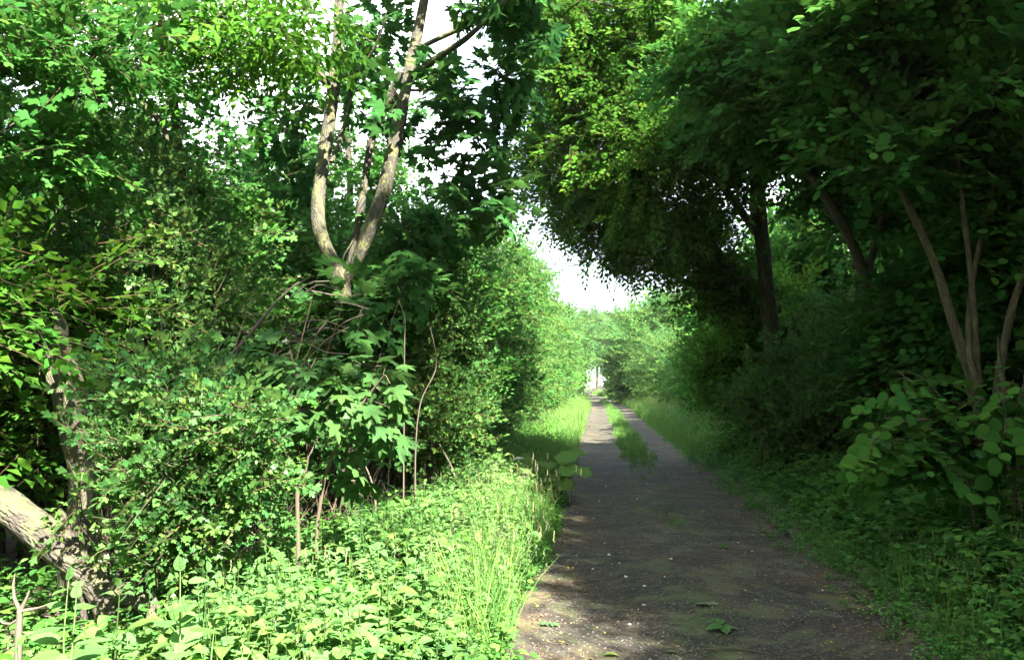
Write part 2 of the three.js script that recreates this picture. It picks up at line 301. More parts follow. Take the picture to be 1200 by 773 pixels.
/* stems: [{ctrl:[[x,y,z,r]...], name}] in world coordinates; clouds: [{c:Vector3, r:[rx,ry,rz], n}] places for leafy boughs.
   Each bough point is joined to the nearest wood already grown, so limbs fork and thin outwards as they do in a tree. */
function grow({ name, label, category = 'tree', group, base, stems, clouds, sprays, bark, leafMat = M.leaf, per = 5, reach = 0.35, noiseGap = 0.42, gapScale = 0.9, scale = 1, s0, minR = 0.004, along = 1, rise = 0.35, droop = 0, thick = 1, sides = 5, singles }) {
  if (s0) reseed(s0);
  const origin = base.clone(), root = thing(name, label, category, origin, group);
  const nodes = []; // {p, parent, r, fixed}
  for (const st of stems) {
    const c = curve(st.ctrl, 0.22);
    const g = tube(c.map(q => ({ p: q.p.clone().sub(origin), r: q.r })), st.sides || (st.ctrl[0][3] > 0.06 ? 14 : 8), st.knobs ?? 0.5);
    mesh(st.name || 'trunk', g, st.mat || bark, root);
    let prev = -1; c.forEach((q, k) => { nodes.push({ p: q.p, par: prev, r: q.r, fixed: true, ok: k / c.length > (st.from ?? 0.25) }); prev = nodes.length - 1; });
  }
  const pts = [];
  for (const cl of clouds) {
    let tries = 0, got = 0;
    while (got < cl.n && tries++ < cl.n * 12) {
      let x, y, z, q; do { x = rr(-1, 1); y = rr(-1, 1); z = rr(-1, 1); q = x * x + y * y + z * z; } while (q > 1);
      if (rnd() > 0.25 + 0.75 * q) continue;                        // boughs gather towards the outside of the crown
      const p = V(cl.c.x + x * cl.r[0], cl.c.y + y * cl.r[1], cl.c.z + z * cl.r[2]);
      if (fbm(p.x * gapScale + 50, p.y * gapScale * 1.2, p.z * gapScale + 9, 2) < noiseGap) continue;
      if (p.y < ground(p.x, p.z) + 0.12) continue;
      pts.push(p); got++;
    }
  }
  const dist0 = p => { let m = 1e9; for (const n of nodes) m = Math.min(m, n.p.distanceToSquared(p)); return m; };
  const order = pts.map(p => [dist0(p), p]).sort((a, b) => a[0] - b[0]);
  const tips = [];
  for (const [, p] of order) {
    let best = -1, bc = 1e9;
    for (let k = 0; k < nodes.length; k++) { const n = nodes[k]; if (!n.ok) continue; const dx = p.x - n.p.x, dy = p.y - n.p.y, dz = p.z - n.p.z, dd = Math.sqrt(dx * dx + dy * dy + dz * dz), c = dd + (dy < rise * dd ? (rise * dd - dy) * 0.7 : 0); if (c < bc) { bc = c; best = k; } }
    const a = nodes[best].p.clone(), L = a.distanceTo(p), n = Math.max(2, Math.round(L / 0.22));
    const par = nodes[best].par; const t0 = par >= 0 ? a.clone().sub(nodes[par].p).normalize() : V(0, 1, 0);
    const ctl = a.clone().lerp(p, 0.45).addScaledVector(t0, L * 0.22).add(V(rr(-1, 1), rr(-0.3, 1), rr(-1, 1)).multiplyScalar(L * 0.1));
    let prev = best;
    for (let k = 1; k <= n; k++) { const t = k / n, q = a.clone().multiplyScalar((1 - t) ** 2).addScaledVector(ctl, 2 * t * (1 - t)).addScaledVector(p, t * t); if (k < n) q.add(V(rr(-1, 1), rr(-1, 1), rr(-1, 1)).multiplyScalar(0.025)); nodes.push({ p: q, par: prev, r: 0, ok: true, last: k === n }); prev = nodes.length - 1; }
    tips.push(prev);
  }
  // girth: every fork is as stout as what it carries
  const e = 2.35, acc = new Float64Array(nodes.length), kids = nodes.map(() => []);
  for (let k = nodes.length - 1; k >= 0; k--) { const n = nodes[k]; if (!n.fixed) { if (!acc[k]) acc[k] = minR ** e; n.r = Math.min(acc[k] ** (1 / e) * thick, n.par >= 0 && nodes[n.par].fixed ? nodes[n.par].r * 0.8 : 9); } if (n.par >= 0) { acc[n.par] += acc[k]; kids[n.par].push(k); } }
  const tubes = [];
  for (let k = 0; k < nodes.length; k++) {
    const n = nodes[k]; if (n.fixed || n.par < 0) continue; const par = nodes[n.par];
    const main = !par.fixed && kids[n.par].reduce((b, q) => nodes[q].r > nodes[b].r ? q : b, kids[n.par][0]) === k; if (main) continue;
    const chain = [{ p: par.p.clone().sub(origin), r: Math.min(par.r, n.r * 1.25) }]; let c = k;
    while (c !== undefined) { chain.push({ p: nodes[c].p.clone().sub(origin), r: nodes[c].r }); const ks = kids[c]; c = ks.length ? ks.reduce((b, q) => nodes[q].r > nodes[b].r ? q : b, ks[0]) : undefined; }
    tubes.push(tube(chain, chain[1].r > 0.03 ? sides + 2 : chain[1].r > 0.012 ? sides : 3));
  }
  if (tubes.length) { const tw = mesh('branches', mergeGeometries(tubes), bark, root); tw.userData.kind = 'stuff'; }
  // leafy twigs
  const kinds = per ? clump(sprays, per, reach, droop) : [], lists = kinds.map(() => []);
  const leafy = (k, sc) => { lists[Math.floor(rnd() * lists.length)].push(yawM(nodes[k].p, scale * sc * rr(0.8, 1.2))); };
  const bare = new Set(singles?.only ? tips.slice().sort((a, b) => nodes[a].p.distanceToSquared(camera.position) - nodes[b].p.distanceToSquared(camera.position)).slice(0, Math.ceil(singles.max / singles.perTip) + 1) : []);
  if (per) for (const k of tips) { if (bare.has(k)) continue; leafy(k, 1); let c = k; for (let q = 0; q < 2 && c >= 0 && !nodes[c].fixed; q++) c = nodes[c].par; if (along && c >= 0 && !nodes[c].fixed && nodes[c].r < 0.022) leafy(c, 0.8); }
  if (singles) { // the leaves that stand nearest, one mesh each
    const near = tips.slice().sort((a, b) => nodes[a].p.distanceToSquared(camera.position) - nodes[b].p.distanceToSquared(camera.position)); let made = 0;
    for (const k of near) { if (made + singles.perTip > singles.max) break; const nd = nodes[k], d0 = nd.p.clone().sub(nodes[nd.par].p).normalize();
      for (let j = 0; j < singles.perTip; j++) { const dir = d0.clone().multiplyScalar(0.5).add(V(rr(-1, 1), rr(-0.6, 0.25), rr(-1, 1))).normalize(), m = mesh('leaf', singles.geos[Math.floor(rnd() * singles.geos.length)], singles.mat, root); m.applyMatrix4(mtx(nd.p.clone().sub(origin).addScaledVector(dir, singles.spread * rr(0.2, 1)), V(dir.x, dir.y - 0.35, dir.z), jit(V(0, 1, 0), 0.4), singles.size * rr(0.65, 1.2))); made++; } } }
  lists.forEach((l, k) => l.length && instanced('foliage', kinds[k], leafMat, l, root, origin));
  return root;
}
const gp = (x, d, dy = -0.06) => V(x, ground(x, -d) + dy, -d);
const ctl = (px, py, d, r) => { const p = at(px, py, d); return [p.x, p.y, p.z, r]; };
const cloud = (px, py, d, rx, ry, rd, n) => ({ c: at(px, py, d), r: [rx / F * d, ry / F * d, rd], n });
// a bush: several stems fanning from one stool
function bush({ x, d, h, w, n = 90, stems = 5, dd = w, lean = 0, lo = 0.15, ...o }) {
  if (o.s0) reseed(o.s0);
  const base = gp(x, d), st = [];
  for (let k = 0; k < stems; k++) { const a = k / stems * 6.28 + rr(-0.4, 0.4), q = rr(0.25, 0.6), r = rr(0.018, 0.035) * Math.sqrt(h / 4) * (o.stemR ?? 1); const bx = base.x + Math.cos(a) * 0.15, bz = base.z + Math.sin(a) * 0.15;
    st.push({ name: 'stem', sides: 7, knobs: 0.4, ctrl: [[bx, base.y, bz, r * 1.2], [bx + Math.cos(a) * w * 0.18 * q + lean * 0.2, base.y + h * 0.3, bz + Math.sin(a) * dd * 0.18 * q, r], [bx + Math.cos(a) * w * 0.55 * q + lean * 0.6, base.y + h * rr(0.62, 0.85), bz + Math.sin(a) * dd * 0.55 * q, 0.004]] }); }
  return grow({ category: 'bush', ...o, base, stems: st, s0: 0, clouds: o.clouds || [{ c: V(base.x + lean, base.y + h * (0.5 + lo / 2), base.z), r: [w, h * (0.5 - lo / 2), dd], n }] });
}
// ───────────────────────── ground and track ─────────────────────────
{
  const soil = [0.075, 0.056, 0.038], loam = [0.13, 0.10, 0.07];
  const map = dataTex(512, 512, (u, v) => { const a = tor(u, v, 22), b = tor(u, v, 90, 5), g = sstep(0.55, 0.62, tor(u, v, 60, 30)); return tos(mix3(mix3(soil, loam, clamp((a - 0.3) * 1.5 + (b - 0.5) * 1.2, 0, 1)), [0.06, 0.075, 0.03], g * 0.6)); }, true);
  map.repeat.set(0.5, 0.5);
  const xs = [], zs = []; for (let x = -6; x <= 8; x += 0.25) xs.push(x); for (let q = 1; q < 22; q++) { xs.push(8 + 0.25 * q + q ** 2.05 * 0.5); xs.unshift(-6 - 0.25 * q - q ** 2.05 * 0.5); }
  for (let z = 12; z > -40; z -= 0.3) zs.push(z); for (let q = 0; q < 40; q++) zs.push(-40 - q * 0.6 - q ** 2 * 0.2); for (let q = 1; q < 8; q++) zs.unshift(12 + q * q * 2);
  const P = [], U = [], I = []; zs.forEach((z, j) => xs.forEach((x, i) => { P.push(x, ground(x, z), z); U.push(x, z); if (i && j) { const b = j * xs.length + i; I.push(b, b - 1, b - xs.length, b - 1, b - xs.length - 1, b - xs.length); } }));
  const g = new THREE.BufferGeometry(); g.setAttribute('position', new THREE.Float32BufferAttribute(P, 3)); g.setAttribute('uv', new THREE.Float32BufferAttribute(U, 2)); g.setIndex(I); g.computeVertexNormals();
  if (g.attributes.normal.getY(0) < 0) { g.setIndex(I.reverse()); g.computeVertexNormals(); }
  const m = struct(mesh('ground', g, new THREE.MeshStandardMaterial({ map, roughness: 1 }))); m.userData.label = 'brown woodland soil under the verges and hedges'; m.userData.category = 'ground';
}
{
  const N = 1024; // 3 m tile of trodden earth: dark crumb, pale grit, moss, shreds of leaf
  const bits = new Float32Array(N * N * 4);
  reseed(5);
  const blob = (x, y, rx, ry, an, c, k) => { const R = Math.ceil(Math.max(rx, ry)), ca = Math.cos(an), sa = Math.sin(an); for (let j = -R; j <= R; j++) for (let i = -R; i <= R; i++) { const u = (i * ca + j * sa) / rx, v = (-i * sa + j * ca) / ry; if (u * u + v * v < 1) { const q = (((Math.floor(y) + j + N) % N) * N + ((Math.floor(x) + i + N) % N)) * 4; bits[q] = c[0]; bits[q + 1] = c[1]; bits[q + 2] = c[2]; bits[q + 3] = k; } } };
  for (let k = 0; k < 9000; k++) { const s = rr(0.8, 2.4) * (rnd() < 0.1 ? 1.8 : 1); const g = rr(0.025, 0.11); blob(rnd() * N, rnd() * N, s, s * rr(0.5, 1), rnd() * 3, [g, g * 0.9, g * 0.78], 1); }
  for (let k = 0; k < 900; k++) blob(rnd() * N, rnd() * N, rr(1, 2.4), rr(0.7, 1.4), rnd() * 3, rnd() < 0.5 ? [0.10, 0.16, 0.05] : [0.2, 0.17, 0.08], 1);
  for (let k = 0; k < 700; k++) blob(rnd() * N, rnd() * N, rr(4, 12), rr(0.5, 0.9), rnd() * 3, [0.17, 0.125, 0.08], 1);
  const map = dataTex(N, N, (u, v, x, y) => { const a = tor(u, v, 10), b = tor(u, v, 120, 8), q = (y * N + x) * 4; let c = mix3([0.0125, 0.0098, 0.006], [0.052, 0.04, 0.0245], clamp((a - 0.3) * 1.3 + (b - 0.5) * 1.6, 0, 1)); c = mix3(c, [0.06, 0.07, 0.028], 0.55 * sstep(0.5, 0.66, tor(u, v, 16, 44))); if (bits[q + 3]) c = mix3(c, [bits[q], bits[q + 1], bits[q + 2]], 0.8); return tos(c); }, true);
  const bump = dataTex(N, N, (u, v, x, y) => { const q = (y * N + x) * 4, h = 0.35 * tor(u, v, 40, 3) + 0.35 * tor(u, v, 150, 8) + (bits[q + 3] ? 0.2 : 0); return [h, h, h]; });
  for (const t of [map, bump]) t.repeat.set(1 / 3, 1 / 3);
  const P = [], U = [], I = [], C = []; let rows = 0; const cols = 40;
  for (let d = -4; d < 190; d += d < 14 ? 0.07 : d < 40 ? 0.25 : 1.5) { for (let i = 0; i <= cols; i++) { const e = (fbm(d * 0.9, 3, 1, 3) - 0.5) * 0.35, f = (fbm(d * 0.9, 7, 5, 3) - 0.5) * 0.4, t = i / cols, x = PATH_L - 0.12 + e + (PATH_R - PATH_L + 0.24 + f - e) * t + bend(d); const edge = Math.min(t, 1 - t); { const u = x - bend(d) - 0.82, mo = Math.exp(-((u / 0.45) ** 2)) * sstep(0.42, 0.6, fbm(x * 3.1, 8, d * 1.6, 4)), li = sstep(0.45, 0.58, fbm(x * 4.3, 2, d * 3.1, 4)) * (0.35 + 0.65 * sstep(0.6, 1.1, Math.abs(u))), br = 0.8 + 0.5 * fbm(x * 1.3, 5, d * 1.1, 4), cc = mix3(mix3([br, br, br], [0.75, 1.25, 0.5], mo * 0.7), [1.8, 1.42, 1.0], li * 0.7); C.push(...cc); } P.push(x, pathY(x, -d) - 0.05 * sstep(0.05, 0, edge), -d); U.push(x, -d); if (rows && i) { const b = rows * (cols + 1) + i; I.push(b, b - cols - 1, b - 1, b - 1, b - cols - 1, b - cols - 2); } } rows++; }
  const g = new THREE.BufferGeometry(); g.setAttribute('position', new THREE.Float32BufferAttribute(P, 3)); g.setAttribute('uv', new THREE.Float32BufferAttribute(U, 2)); g.setAttribute('color', new THREE.Float32BufferAttribute(C, 3)); g.setIndex(I); g.computeVertexNormals();
  if (g.attributes.normal.getY(900) < 0) { g.setIndex(I.reverse()); g.computeVertexNormals(); }
  const m = struct(mesh('path', g, new THREE.MeshStandardMaterial({ map, bumpMap: bump, bumpScale: 0.025, roughness: 0.98, vertexColors: true }))); m.userData.label = 'dark trodden earth farm track running down the lane'; m.userData.category = 'path';
}

// ───────────────────────── left of the track: the sycamore ─────────────────────────
const TH = [];
{
  const d = 9, b = at(412, 560, d); const base = gp(b.x, d, -0.1);
  const T = (px, py, dd, r) => ctl(px, py, dd, r);
  grow({ name: 'sycamore_tree', label: 'tall sycamore with three grey lichened trunks forking low above the thicket', s0: 101, base, bark: M.barkSyc, sprays: S.syc, per: 3, reach: 0.26, noiseGap: 0.36, along: 0, thick: 1.0, rise: 0.1, droop: 0.25,
    stems: [
      { name: 'trunk', ctrl: [[base.x, base.y, base.z, 0.19], T(410, 520, d, 0.1023), T(407, 420, d, 0.0914), T(402, 350, d, 0.1023), T(398, 318, d, 0.1075)], from: 0.6 },
      { name: 'trunk', ctrl: [T(400, 330, d, 0.0805), T(372, 260, d, 0.0834), T(380, 180, d + 0.1, 0.0805), T(390, 110, d + 0.2, 0.0805), T(396, 30, d + 0.3, 0.0697), T(396, -110, d + 0.5, 0.0537), T(390, -300, d + 0.7, 0.0268)], from: 0.3 },
      { name: 'trunk', ctrl: [T(402, 335, d, 0.0697), T(425, 290, d - 0.1, 0.0805), T(449, 225, d - 0.1, 0.0805), T(466, 150, d - 0.1, 0.0755), T(480, 80, d, 0.0697), T(497, 0, d + 0.1, 0.0588), T(515, -120, d + 0.3, 0.0486), T(530, -300, d + 0.5, 0.0218)], from: 0.3 },
      { name: 'trunk', ctrl: [T(408, 320, d + 0.3, 0.0486), T(424, 235, d + 0.3, 0.0508), T(437, 160, d + 0.3, 0.0486), T(470, 85, d + 0.1, 0.0457)], from: 0.5 },
      { name: 'limb', ctrl: [T(476, 92, d, 0.0428), T(512, 68, d - 0.3, 0.0406), T(552, 40, d - 0.7, 0.0319), T(598, -8, d - 1, 0.0268), T(640, -70, d - 1.2, 0.0109)], from: 0.4 },
      { name: 'limb', ctrl: [T(482, 60, d, 0.0319), T(520, 42, d - 0.2, 0.0297), T(560, 22, d - 0.3, 0.0268), T(600, -20, d - 0.4, 0.0159)], from: 0.4 },
      { name: 'limb', ctrl: [T(482, 106, d, 0.0188), T(530, 108, d + 0.2, 0.0159), T(541, 130, d + 0.2, 0.0152), T(530, 150, d + 0.2, 0.0109), T(515, 165, d + 0.2, 0.0066)], from: 0.3 },
      { name: 'limb', ctrl: [T(384, 100, d, 0.0486), T(360, 72, d - 0.3, 0.0406), T(335, 40, d - 0.6, 0.0319), T(312, 0, d - 0.8, 0.0268), T(280, -60, d - 1, 0.0109)], from: 0.4 },
      { name: 'limb', ctrl: [T(392, 88, d, 0.0240), T(415, 86, d - 0.2, 0.0218), T(432, 68, d - 0.4, 0.0188), T(446, 40, d - 0.5, 0.0131), T(452, 15, d - 0.6, 0.0066)], from: 0.5 },
      { name: 'limb', ctrl: [T(388, 190, d, 0.0268), T(398, 165, d + 0.1, 0.0268), T(412, 110, d + 0.1, 0.0240), T(420, 60, d + 0.2, 0.0109)], from: 0.5 },
    ],
    clouds: [cloud(385, 285, d - 0.4, 14, 14, 0.2, 2), cloud(372, 200, d - 0.5, 14, 20, 0.2, 3), cloud(470, 120, d - 0.5, 14, 18, 0.2, 2), cloud(400, 40, d - 0.4, 24, 20, 0.2, 3), cloud(452, 250, d - 0.4, 16, 18, 0.2, 2), cloud(430, 120, d + 0.6, 50, 44, 0.3, 7), cloud(330, 110, d + 0.6, 40, 40, 0.3, 7), cloud(535, 150, d + 0.3, 55, 70, 0.5, 15), cloud(565, 230, d + 0.2, 34, 34, 0.4, 8), cloud(585, 100, d - 0.2, 30, 46, 0.4, 9), cloud(475, 270, d + 0.9, 40, 30, 0.3, 5), cloud(400, 350, d - 0.6, 50, 12, 0.3, 8), cloud(490, 330, d, 40, 14, 0.4, 12), cloud(590, 10, d - 0.5, 50, 30, 0.6, 15), cloud(335, 190, d + 0.9, 34, 50, 0.4, 12), cloud(440, 30, d + 1, 70, 36, 0.5, 9), cloud(560, -100, d, 140, 40, 1, 34), cloud(360, -120, d + 0.6, 120, 50, 1, 30), cloud(480, -290, d, 230, 120, 2.2, 150)],
  });
}
// ───────────────────────── left thicket: trees and shrubs ─────────────────────────
{
  const thk = 'shrubs of the tangled thicket left of the track';
  const T = ctl;
  // the dark brown trunk behind the snag
  let b = at(72, 560, 8), base = gp(b.x, 8);
  grow({ name: 'field_maple', label: 'reddish brown trunk rising behind the broken snag, small lobed leaves above', s0: 201, base, bark: M.barkBrown, sprays: S.maple, per: 3, reach: 0.36, noiseGap: 0.38, rise: 0,
    stems: [{ ctrl: [[base.x, base.y, base.z, 0.17], T(72, 430, 8, 0.13), T(70, 300, 8, 0.12), T(66, 180, 8, 0.11), T(60, 80, 8, 0.09), T(50, -60, 8, 0.06)] },
      { name: 'limb', ctrl: [T(66, 150, 8, 0.05), T(110, 115, 7.6, 0.045), T(160, 82, 7.2, 0.04), T(215, 45, 6.8, 0.03), T(280, 5, 6.6, 0.018)] },
      { name: 'limb', ctrl: [T(100, 98, 7, 0.03), T(130, 103, 6.9, 0.035), T(165, 122, 6.8, 0.033), T(190, 145, 6.8, 0.025), T(196, 165, 6.8, 0.015)] }],
    clouds: [cloud(110, 90, 8, 150, 100, 1.2, 70), cloud(60, -60, 8, 200, 90, 1.2, 30), cloud(130, 210, 8.2, 130, 80, 1, 60)] });
  // thick limb that comes in from the left edge, and its tree
  b = at(-140, 560, 6.5); base = gp(b.x, 6.5);
  grow({ name: 'leaning_maple', label: 'tree at the edge of the thicket reaching a thick bare limb in over the shrubs', s0: 203, base, bark: M.barkBrown, sprays: S.maple, per: 3, reach: 0.32, noiseGap: 0.38, rise: 0,
    stems: [{ ctrl: [[base.x, base.y, base.z, 0.16], T(-120, 330, 6.5, 0.13), T(-70, 130, 6.3, 0.11), T(-10, 85, 6, 0.075), T(35, 62, 5.8, 0.05), T(75, 45, 5.7, 0.025)] }],
    clouds: [cloud(60, 50, 5.6, 110, 60, 0.6, 36), cloud(-60, 20, 6, 120, 130, 1, 40), cloud(40, 180, 6, 90, 60, 0.5, 28)] });
  // ash whose bright feathery leaves hang over the top of the picture
  b = at(205, 560, 8.6); base = gp(b.x, 8.6);
  grow({ name: 'young_ash', label: 'slender ash with bright feathery leaves hanging between maple and sycamore', s0: 205, base, bark: M.barkGrey, sprays: S.ash, per: 3, reach: 0.3, noiseGap: 0.38, rise: 0, droop: 0.3,
    stems: [{ ctrl: [[base.x, base.y, base.z, 0.08], T(212, 400, 8.6, 0.065), T(214, 250, 8.6, 0.06), T(204, 130, 8.4, 0.05), T(190, 40, 8, 0.045), T(180, -90, 7.6, 0.03)] },
      { name: 'limb', ctrl: [T(200, 90, 8.2, 0.035), T(260, 30, 7.4, 0.03), T(330, -20, 6.8, 0.025), T(400, -30, 6.4, 0.015)] }],
    clouds: [cloud(310, 5, 6.4, 70, 34, 0.5, 9), cloud(285, 70, 6.8, 40, 36, 0.4, 6), cloud(225, 40, 7, 60, 50, 0.6, 10), cloud(160, 10, 7.6, 100, 50, 0.8, 12), cloud(300, -60, 6.8, 160, 30, 0.8, 8)] });
  b = at(405, 520, 15.5); base = gp(b.x, 15.5);
  grow({ name: 'background_maple', label: 'thin crowned maple seen through the fork of the sycamore', s0: 207, base, bark: M.barkBrown, sprays: S.maple, per: 4, reach: 0.45, scale: 1.3, noiseGap: 0.42, rise: 0,
    stems: [{ ctrl: [[base.x, base.y, base.z, 0.12], T(402, 350, 15.5, 0.1), T(410, 220, 15.5, 0.07), T(404, 110, 15.5, 0.03)] }],
    clouds: [cloud(400, 215, 15.5, 80, 55, 1, 34), cloud(350, 170, 15.5, 45, 50, 0.8, 14), cloud(460, 160, 15.5, 40, 60, 0.8, 16), cloud(405, 95, 15.5, 40, 40, 0.8, 8)] });
  // shrubs behind and between, hawthorn, elder, dogwood
  const sh = [
    ['elder_bush', 'elder bush with paired leaflets crowding behind the leaning log', S.elder, 20, 7.4, 2.5, 0.9, 70, M.leaf],
    ['hawthorn_bush', 'glossy hawthorn bush between the broken snag and the ash stem', S.haw, 140, 7.2, 4.3, 1.0, 150, M.leafGlossy],
    ['hawthorn_bush', 'tall hawthorn bush in the gap between ash and sycamore trunks', S.mixed, 225, 8.6, 4.4, 1.0, 140, M.leafGlossy],
    ['dogwood_bush', 'dark leaved dogwood bush close behind the sycamore sapling', S.mixed, 300, 8.0, 2.5, 0.85, 100, M.leaf],
    ['hawthorn_bush', 'low hawthorn bush tucked under the fork of the sycamore', S.haw, 490, 10, 3.0, 0.85, 120, M.leaf],
    ['hawthorn_bush', 'hawthorn bush just beyond the sycamore with dead stems below', S.mixed, 500, 11, 4.3, 1.1, 160, M.leaf],
  ];
  sh.forEach(([name, label, sp, px, d, h, w, n, lm], k) => bush({ name, label, sprays: sp, x: at(px, 500, d).x, d, h, w, n, s0: 300 + k, bark: M.barkBrown, leafMat: lm, per: 6, reach: 0.28, noiseGap: 0.47, gapScale: 1.6, stems: 7, lo: 0.2, group: thk }));
  // the wood behind the thicket
  let k = 0;
  for (const [px, d, h, w] of [[-90, 11, 5.6, 2], [20, 12, 5.9, 2], [110, 11.5, 5.7, 1.8], [200, 12.6, 5.7, 2], [290, 12.5, 5.2, 1.8], [380, 13.5, 5.2, 1.9], [-260, 9, 5, 2], [80, 16, 5.6, 2.4], [240, 17, 5.4, 2.4], [400, 17, 5, 2.2], [-340, 5.5, 4, 1.4]])
    bush({ name: 'thorn_tree', label: 'dark thorn tree massed behind the thicket and sycamore', category: 'tree', group: 'thorn trees behind the thicket', sprays: S.mixed, x: at(px, 500, d).x, d, h, w, n: 130, s0: 330 + k++, bark: M.barkBrown, per: 8, reach: 0.5, scale: 1.35, noiseGap: 0.3, stems: 6, lo: 0.08 });
}
// ───────────────────────── left hedge beyond ─────────────────────────
{
  let k = 0;
  for (const [x, d, h, w, pale] of [[-3.2, 12.6, 4.3, 1.2, 0], [-2.9, 15.2, 4.9, 1.4, 1], [-3.1, 17.5, 5.3, 1.5, 1], [-2.8, 20, 6.1, 1.5, 1], [-2.7, 22.5, 6.4, 1.5, 1], [-2.7, 25.5, 6.5, 1.5, 1], [-2.7, 29, 6.5, 1.5, 1], [-2.7, 33, 6.2, 1.6, 0], [-3.0, 38, 6.0, 1.7, 1], [-3.2, 44, 5.6, 1.8, 1], [-3.6, 51, 5, 2, 1], [-5.4, 15, 4.8, 1.6, 0], [-5.4, 19, 5.4, 1.8, 0], [-5.4, 24, 5.8, 2, 0]])
    bush({ name: 'hedge_hawthorn', label: pale ? 'blackthorn bush in the left hedge along the lane' : 'lobed leaved hawthorn bush in the left hedge along the lane', group: pale ? 'blackthorns of the left hedge' : 'hawthorns of the left hedge', sprays: pale ? S.wild : S.haw, x: x + bend(d), d, h, w, n: d > 30 ? 120 : 170, s0: 400 + k++, bark: M.barkBrown, per: 8, reach: 0.35, scale: d > 30 ? 1.7 : pale ? 1.1 : 1.25, noiseGap: 0.34, gapScale: 1.3, stems: 6, lo: 0.05, dd: w * 1.1 });
}
